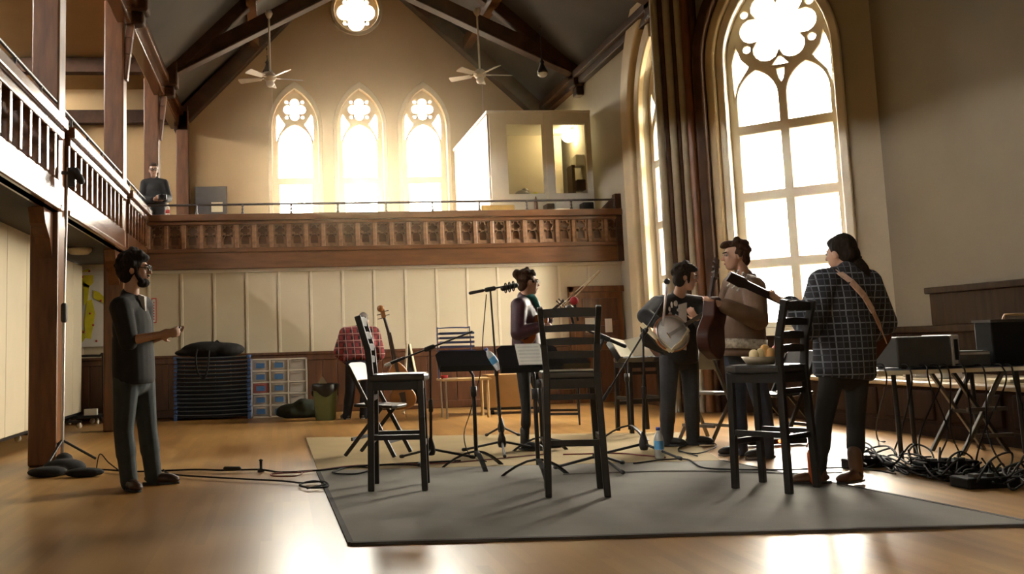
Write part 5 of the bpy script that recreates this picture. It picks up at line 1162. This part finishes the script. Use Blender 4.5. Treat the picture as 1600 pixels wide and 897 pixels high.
# --- violinist
p = person('woman with a hair bun and purple jacket holding a violin low, facing right',
    dict(head=P(825, 441, 8.95), shR=P(811, 478, 8.80), shL=P(831, 477, 9.12), elR=P(809, 521, 8.70), elL=P(838, 520, 9.16), wrR=P(842, 511, 8.68), wrL=P(858, 497, 8.92), hipR=P(817, 572, 8.84), hipL=P(831, 572, 9.0), knR=P(822, 636, 8.82), knL=P(850, 633, 9.0), anR=P(821, 692, 8.86), anL=P(853, 688, 9.05)),
    (1, .12, -.06), s=.95, top='jacket', top_mat='purple_leather', sleeve=1.92, hem=.03, trous='black_leggings', shoes=('shoe_black', None), toes=dict(R=(.55, -.6, 0), L=(1, -.2, 0)), base_z=.014,
    hands=dict(R=((1, .1, .05), (.1, .9, -.2), .5), L=((.8, -.4, .5), (.3, -.4, .6), .7)), bulk=.012, leg_in=.022, cuff=.1)
hair(p, 'hair_brown', [('e', (0, -.115, .075), (.05, .052, .05)), ('e', (.03, -.135, .095), (.025, .03, .03)), ('c', (.07, .0, .03), (.066, .035, .0), .018, .012), ('c', (-.07, .0, .03), (-.066, .035, .0), .018, .012)], vol=.002, tousle=20)
glasses(p, .5, 'steel')
m = MB(); nb = p['nb']
m.tube([nb + V((math.cos(a) * .075, math.sin(a) * .07, .012 + .02 * math.cos(a))) for a in [2 * pi * k / 16 for k in range(17)]], .026, 10); m.cap(nb + V((.08, -.03, .0)), nb + V((.13, -.05, -.12)), .035, .02)
fuse(m, 'scarf', 'teal_scarf', p['root'], vox=.012, smooth=3)
pm('violin_wood', (.30, .085, .018), .3, var=.3, scale=8, coat=.5)
T0 = P(812, 531, 8.80); T1 = P(884, 468, 8.86); axv = (T1 - T0).normalized(); Nv = V((.1, -.85, .5)); Nv = (Nv - axv * Nv.dot(axv)).normalized(); Uv = axv.cross(Nv)
vl = thing('violin', 'orange-brown violin held low under the violinist\'s arm', 'violin', T0)
vo = [(q.x * .33, q.y * .33) for q in sp_prof]; MB().plate(vo + [(-x, y) for x, y in vo[::-1][:-1]], [], .04, T0, Uv, axv, bev=.008).build('body', 'violin_wood', vl)
MB().bar(T0 + axv * .20 + Nv * .03, T0 + axv * .50 + Nv * .025, .025, .012, up=Nv).build('fingerboard', 'bass_dark', vl); MB().tube([T0 + axv * .34, T0 + axv * .52], .012, 8).build('neck', 'violin_wood', vl)
MB()._lat([(0, -.02), (.016, -.018), (.016, .018), (0, .02)], T0 + axv * .575, Uv, 12, 0).bar(T0 + axv * .50, T0 + axv * .575, .02, .02, up=Nv).build('scroll', 'bass_dark', vl)
for k in range(4): q = T0 + axv * (.515 + .015 * k); sg_ = 1 if k % 2 else -1; MB().cap(q, q - Uv * .045 * sg_, .005, .008, 8).build('tuning_peg', 'bass_dark', vl)
bw = thing('violin_bow', 'long thin violin bow slanting up to the right of the violinist', 'bow', P(866, 491, 8.75))
a, b = P(864, 493, 8.74), P(938, 424, 8.80); MB().tube([a, a.lerp(b, .5) + V((.006, 0, -.008)), b], .0055, 6).build('stick', 'bow_wood' if 'bow_wood' in MT else 'ply', bw); MB().tube([a + V((-.012, 0, .016)), b + V((-.012, 0, .010))], .0035, 6).build('hair', 'cream_paper', bw); MB().bar(a, a.lerp(b, .06) + V((-.006, 0, .008)), .014, .022).build('frog', 'black_plastic', bw)

# --- banjo player
Yb = 8.72
p = person('dark-haired man in a black jacket playing a banjo, head bowed to the right',
    dict(head=P(1071, 433, 8.60), shR=P(1028, 476, 8.68), shL=P(1092, 476, 8.76), elR=P(1008, 494, 8.46), elL=P(1104, 520, 8.62), wrR=P(1034, 510, 8.30), wrL=P(1091, 500, 8.36), hipR=P(1046, 562, 8.72), hipL=P(1076, 562, 8.78), knR=P(1044, 627, 8.64), knL=P(1081, 627, 8.70), anR=P(1041, 689, 8.74), anL=P(1083, 690, 8.76)),
    (.93, -.30, -.22), s=.97, top='jacket', top_mat='jacket_black', hem=-.03, trous='jeans_grey', shoes=('shoe_black', None), toes=dict(R=(.75, -.6, 0), L=(.8, -.5, 0)), base_z=.014,
    hands=dict(R=((.9, -.1, -.35), (.2, .9, -.3), .5), L=((-.6, -.3, .5), (.2, .4, .6), .7)), bulk=.016)
hair(p, 'hair_dark', [('e', (.05, -.05, -.05), (.04, .05, .06)), ('e', (-.05, -.05, -.05), (.04, .05, .06)), ('e', (0, .05, .09), (.06, .055, .03)), ('c', (.072, .02, .02), (.07, .03, -.05), .018, .012), ('c', (-.072, .02, .02), (-.07, .03, -.05), .018, .012)], vol=.006, tousle=70)
fr, sx, spn, ms, L = p['fr'], p['sx'], p['spn'], p['ms'], p['L']
yc = .098 * .97 + .032 * 1.25 + .018
m = MB(); m.add([ms + fr * yc * .96 + sx * x + spn * z for x, z in ((.02, .02), (.10, .0), (.10, -.40), (.03, -.42))] + [ms + fr * (yc + .012) + sx * x + spn * z for x, z in ((.02, .02), (.10, .0), (.10, -.40), (.03, -.42))], [(3, 2, 1, 0), (4, 5, 6, 7), (0, 1, 5, 4), (1, 2, 6, 5), (2, 3, 7, 6), (3, 0, 4, 7)])
m.build('white_shirt_front', 'shirt_white', p['root'])
J = p['J']; m = MB(); ctr = J['shR'].lerp(J['elR'], .1) + V((.10, -.0, -.02)); random.seed(3)
for k in range(11):
    o = V((random.uniform(-.06, .08), 0, random.uniform(-.10, .05))); m.ell(ctr + o + V((0, -.125 + abs(o.x) * .2, 0)), (random.uniform(.008, .018), .006, random.uniform(.012, .03)), n=8, m=6)
m.build('printed_motif', 'shirt_white', p['root'])
C = P(1049, 521, 8.26); Nn = V((.12, -.97, .2)).normalized(); r_ = .155
bj = thing('banjo', 'banjo with a pale round head held by the bowed man', 'banjo', C)
MB()._lat([(0, -.05), (r_ * .9, -.05), (r_ + .012, -.02), (r_ + .014, .018), (r_ - .008, .024), (r_ - .008, .014), (0, .014)], C, Nn, 36, 0).build('resonator_rim', 'violin_wood', bj)
pm('drum_skin', (.72, .70, .66), .7, var=.1, scale=4); MB()._lat([(0, .020), (r_ - .012, .020), (r_ - .012, .012), (0, .012)], C, Nn, 36, 0).build('head', 'drum_skin', bj)
MB()._lat([(r_ - .012, .018), (r_ - .010, .028), (r_ + .004, .028), (r_ + .006, .016)], C, Nn, 36, 0).build('tension_hoop', 'steel', bj)
q = P(1106, 486, 8.22); d = (q - C).normalized(); MB().bar(C + d * .13 + Nn * .02, C + d * .62 + Nn * .02, .035, .025, up=Nn).build('neck', 'bass_dark', bj); MB().bar(C + d * .62 + Nn * .015, C + d * .74, .055, .018, up=Nn).build('headstock', 'bass_dark', bj)
MB().bar(C - d * .05 + d.cross(Nn) * -.03 + Nn * .03, C - d * .05 + d.cross(Nn) * .03 + Nn * .03, .008, .02, up=Nn).build('bridge', 'ply', bj)
for k in range(4): o = d.cross(Nn) * (-.012 + .008 * k); MB().tube([C - d * .14 + Nn * .03 + o, C + d * .64 + Nn * .036 + o], .0015, 4).build('string', 'steel', bj)
st_ = [P(1002, 506, 8.26), P(1025, 527, 8.22), P(1048, 549, 8.20), P(1064, 535, 8.22), P(1076, 515, 8.26)]
m = MB()
for i in range(4): m.bar(st_[i], st_[i + 1], .014, .035, up=(0, -.3, 1))
m.build('strap', 'cream_paper', bj)
fl = MB(); fl.add([P(1000, 510, 8.30), P(1046, 552, 8.26), P(1040, 556, 8.40), P(1004, 540, 8.42), P(1000, 510, 8.36), P(1046, 552, 8.32), P(1040, 556, 8.46), P(1004, 540, 8.48)], [(0, 1, 2, 3), (7, 6, 5, 4), (0, 4, 5, 1), (1, 5, 6, 2), (2, 6, 7, 3), (3, 7, 4, 0)]); fl.build('jacket_tail', 'jacket_black', p['root'])

# --- man in brown jacket with guitar
p = person('tall man in a brown jacket with patterned waistband, playing guitar with its neck upright',
    dict(head=P(1150, 399, 7.76), shL=P(1178, 450, 7.62), shR=P(1146, 447, 7.96), elL=P(1184, 500, 7.48), elR=P(1128, 500, 8.12), wrL=P(1129, 476, 7.42), wrR=P(1118, 520, 7.86), hipL=P(1174, 562, 7.70), hipR=P(1150, 562, 7.88), knL=P(1192, 636, 7.66), knR=P(1152, 638, 7.88), anL=P(1197, 706, 7.66), anR=P(1156, 700, 7.92)),
    (-.96, .22, -.06), s=1.03, top='jacket', top_mat='brown_jacket', hem=.06, trous='jeans_blue', shoes=('shoe_black', 'shoe_grey'), toes=dict(L=(-.95, -.15, 0), R=(-1, -.05, 0)), base_z=.002,
    hands=dict(L=((-1, .1, .22), (.1, .5, .8), .55), R=((-.6, -.4, -.3), (-.3, .6, -.5), .4)), bulk=.024)
hair(p, 'hair_brown', [('e', (0, .05, .10), (.055, .06, .028)), ('e', (0, .09, .085), (.045, .03, .022))], vol=-.002, tousle=45)
mh, spn, L, T = p['mh'], p['spn'], p['L'], p['T']
m = MB(); g_b = .0165 + .024
for nm, z0, z1, mt, k in (('knitted_waistband', .025, .075, 'brown_jacket', 1.02), ('patterned_band', .09, .17, 'jacket_band', 1.035)):
    m = MB(); n = 28
    vs = [mh + p['sx'] * math.cos(a) * (.155 + g_b * 1.5) * k * kk + p['fr'] * math.sin(a) * (.101 + g_b * 1.6) * k * kk + spn * z for z, kk in ((z0, .97), (z0, 1.02), (z1, 1.02), (z1, .97)) for a in [2 * pi * i / n for i in range(n)]]
    m.add(vs, [(i * n + j, i * n + (j + 1) % n, (i + 1) * n + (j + 1) % n, (i + 1) * n + j) for i in range(3) for j in range(n)], 0, True); m.build(nm, mt, p['root'])
m = MB(); nb = p['nb']; m.tube([nb + p['sx'] * math.cos(a) * .082 + p['fr'] * math.sin(a) * .075 + spn * (.015 + .02 * -math.sin(a)) for a in [2 * pi * k / 18 for k in range(19)]], .028, 10); fuse(m, 'collar', 'brown_jacket', p['root'], vox=.01, smooth=2)
w_ = p['J']['wrL']; e_ = p['J']['elL']; d = (e_ - w_).normalized(); MB()._lat([(.036, -.01), (.042, -.005), (.042, .02), (.036, .025)], w_ + d * .01, d, 16, 0).build('white_cuff', 'shirt_white', p['root'])
pm('mahogany', (.050, .016, .009), .5, var=.3, scale=6, spec=.25)
gprof = spline([(0, 0, 0), (.12, .01, 0), (.185, .08, 0), (.19, .15, 0), (.145, .25, 0), (.125, .30, 0), (.14, .37, 0), (.135, .43, 0), (.08, .48, 0), (0, .49, 0)], 4)
def guitar(label, tail, tip, Nn, mat='mahogany', neck_at=.47):
    T0, T1 = V(tail), V(tip); a = (T1 - T0).normalized(); N = V(Nn); N = (N - a * N.dot(a)).normalized(); U = a.cross(N); Lg = (T1 - T0).length
    g = thing('acoustic_guitar', label, 'guitar', T0); half_ = [(q.x, q.y) for q in gprof]
    MB().plate(half_ + [(-x, y) for x, y in half_[::-1][1:-1]], [], .10, T0, U, a, bev=.012).build('body', mat, g)
    MB().bar(T0 + a * .40 + N * .055, T0 + a * (Lg - .18) + N * .045, .052, .022, up=N).build('neck', 'bass_dark', g)
    MB().plate([(-.026, 0), (.026, 0), (.038, .05), (.034, .18), (-.034, .18), (-.038, .05)], [], .018, T0 + a * (Lg - .18) + N * .035, U, a).build('headstock', 'bass_dark', g)
    for k in range(6):
        q = T0 + a * (Lg - .15 + .05 * (k // 2)) + N * .035; sgn = 1 if k % 2 else -1
        MB().cap(q + U * .03 * sgn, q + U * .055 * sgn, .004, .004, 6).ell(q + U * .06 * sgn, (.009, .009, .009), n=8, m=6).build('tuning_peg', 'steel', g)
    MB()._lat([(0, .0), (.048, .0), (.048, .003), (0, .003)], T0 + a * .33 + N * .05, N, 20, 0).build('sound_hole', 'gear_black', g); MB().bar(T0 + a * .14 - U * .07 + N * .056, T0 + a * .14 + U * .07 + N * .056, .03, .012, up=N).build('bridge', 'bass_dark', g)
    for k in range(6): o = U * (-.02 + .008 * k); MB().tube([T0 + a * .14 + N * .064 + o, T0 + a * (Lg - .17) + N * .058 + o * .8], .0012, 4).build('string', 'steel', g)
    return g, T0, a, N, U
guitar('dark mahogany guitar held almost upright by the man in brown', P(1108, 556, 7.42), P(1127, 404, 7.62), (-.70, .71, .05))

# --- woman in plaid, back to the viewer
p = person('woman in a navy plaid shirt with a ponytail, back to the viewer, playing guitar',
    dict(head=P(1313, 396, 6.30), shL=P(1286, 442, 6.20), shR=P(1354, 442, 6.24), elL=P(1264, 512, 6.12), elR=P(1381, 504, 6.36), wrL=P(1232, 473, 6.24), wrR=P(1350, 530, 6.52), hipL=P(1300, 585, 6.20), hipR=P(1338, 585, 6.22), knL=P(1286, 662, 6.16), knR=P(1337, 662, 6.22), anL=P(1279, 732, 6.18), anR=P(1337, 736, 6.16)),
    (-.40, .90, -.08), s=.97, top_mat='plaid_navy', sleeve=1.9, hem=-.03, trous='black_leggings', shoes=('boot_tan', 'shoe_black'), toes=dict(L=(-1, .15, 0), R=(-.75, -.3, 0)), base_z=.014,
    hands=dict(L=((-.95, .1, .42), (.2, .3, .9), .6), R=((-.7, .2, -.3), (-.2, -.6, -.4), .4)), bulk=.030, leg_in=.012, cuff=.10)
hair(p, 'hair_dark', [('e', (.0, -.10, -.02), (.06, .04, .06))], vol=.006)
c, f, r, u = p['c'], p['f'], p['r'], p['u']
pt = spline([P(1334, 405, 6.24), P(1345, 418, 6.20), P(1352, 432, 6.18), P(1364, 452, 6.19)], 5); MB().tube(pt, [.034, .038, .042, .044, .044, .045, .046, .045, .044, .042, .040, .038, .034, .028, .02, .01], 10).build('ponytail', 'hair_dark', p['root'])
MB().tube([P(1338, 406, 6.22) + V((.03 * math.cos(a), .03 * math.sin(a), .02 * math.cos(a))) for a in [2 * pi * k / 12 for k in range(13)]], .008, 6).build('hair_tie', 'black_cloth', p['root'])
g, T0, a, N, U = guitar('guitar of the woman in plaid, its neck reaching left past the stool', P(1372, 545, 6.76), P(1143, 435, 6.08), (-.25, .75, .5), 'mahogany')
m = MB(); ms_ = p['ms']; fr = p['fr']
sp1 = [P(1303, 421, 6.30), P(1312, 426, 6.12), P(1330, 440, 6.04), P(1350, 462, 6.04), P(1364, 486, 6.08), P(1376, 512, 6.20), P(1384, 532, 6.42)]
for i in range(6): m.bar(sp1[i], sp1[i + 1], .055, .006, up=(.15, -.9, .35))
pm('strap_tan', (.58, .40, .30), .8, var=.3, scale=20); m.build('shoulder_strap', 'strap_tan', g)

# --- man in red plaid bending at the wall
p = person('man in a red plaid shirt bending over beside the double bass, back to the viewer',
    dict(head=P(568, 503, 14.22), shL=P(541, 522, 13.98), shR=P(583, 521, 13.98), elL=P(531, 550, 14.0), elR=P(592, 553, 14.0), wrL=P(546, 566, 14.25), wrR=P(580, 568, 14.25), hipL=P(550, 570, 13.72), hipR=P(572, 570, 13.72), knL=P(547, 612, 13.70), knR=P(571, 612, 13.70), anL=P(542, 648, 13.74), anR=P(568, 648, 13.74)),
    (.05, .9, -.55), s=1.0, vox=.012, skin='skin_far', top_mat='plaid_red', hem=.02, trous='jeans_blue', shoes=('shoe_grey', 'white_paint'), toes=dict(L=(-.3, .9, 0), R=(.25, .95, 0)),
    hands=dict(L=((.2, .8, -.4), (.8, 0, -.3), .5), R=((-.2, .8, -.4), (-.8, 0, -.3), .5)), bulk=.035, up=(0, .45, .9))
hair(p, 'hair_grey', vol=-.002)

# --- man on the balcony
zb = 2.552; Yk = 16.05
def Z(px, z, Y): q = P(px, 300, Y); return V((q.x, Y, z))
p = person('man in a dark jacket standing on the balcony at the left, holding a camera',
    dict(head=P(240, 266, Yk - .02), shR=P(227, 287, Yk), shL=P(256, 287, Yk), elR=P(222, 312, Yk - .05), elL=P(263, 310, Yk - .08), wrR=P(240, 312, Yk - .30), wrL=P(257, 312, Yk - .30), hipR=Z(234, 3.42, Yk), hipL=Z(250, 3.42, Yk), knR=Z(233, 2.98, Yk), knL=Z(250, 2.98, Yk), anR=Z(233, zb + .08, Yk), anL=Z(251, zb + .08, Yk)),
    (.12, -1, -.12), s=.98, vox=.012, skin='skin_far', top='jacket', top_mat='jacket_black', hem=.0, trous='jeans_grey', shoes=('shoe_black', None), toes=dict(L=(.2, -1, 0), R=(-.1, -1, 0)), base_z=zb,
    hands=dict(L=((-.6, -.5, .2), (-.3, .5, .5), .6), R=((.7, -.5, .2), (.3, .5, .5), .6)), bulk=.010)
hair(p, 'hair_brown', vol=-.002); glasses(p)
q = P(254, 308, Yk - .40); cm = thing('camera', 'black camera held by the man on the balcony', 'camera', q)
MB().box(q - V((.065, .03, .045)), q + V((.065, .03, .045))).build('body', 'black_plastic', cm, bevel=.01); MB()._lat([(0, 0), (.035, 0), (.035, .06), (.03, .06), (.0, .05)], q + V((0, -.03, 0)), V((0, -1, 0)), 16, 0).build('lens', 'gear_black', cm)
q = P(262, 332, YP + .04); bt = thing('striped_bottle', 'red and white bottle on the balcony rail beside the camera man', 'bottle', (q.x, YP + .04, 3.172))
MB().lathe([(.03, 3.172), (.033, 3.18), (.033, 3.29), (.015, 3.34), (.014, 3.37)], (q.x, YP + .04, 0), n=16).build('body', 'paper', bt); MB()._lat([(.0335, 3.20), (.0345, 3.205), (.0345, 3.255), (.0335, 3.26)], V((q.x, YP + .04, 0)), V((0, 0, 1)), 16, 0).build('red_band', 'red_print', bt)
pm('pink_paper', (.60, .16, .13), .7); Yc = 17.05; 
pk = MB().plate([((P(x, y, Yc).x), P(x, y, Yc).z) for x, y in ((241, 257), (247, 257), (250, 242), (246, 246), (244, 249), (242, 246), (238, 242))], [], .006, (0, Yc, 0), (1, 0, 0), (0, 0, 1)).build('paper_flag', 'pink_paper'); tag(pk, 'small pink forked paper stuck on the column above the balcony man', 'paper')
# thin dusty haze that hangs before the lancets, thinning out with distance, and catches their light
hz = MB().box((-1.95, 11.8, .35), (5.2, YB - .08, 7.2))
struct('haze', hz, 'haze', origin=(1.6, 16.4, 3.7))
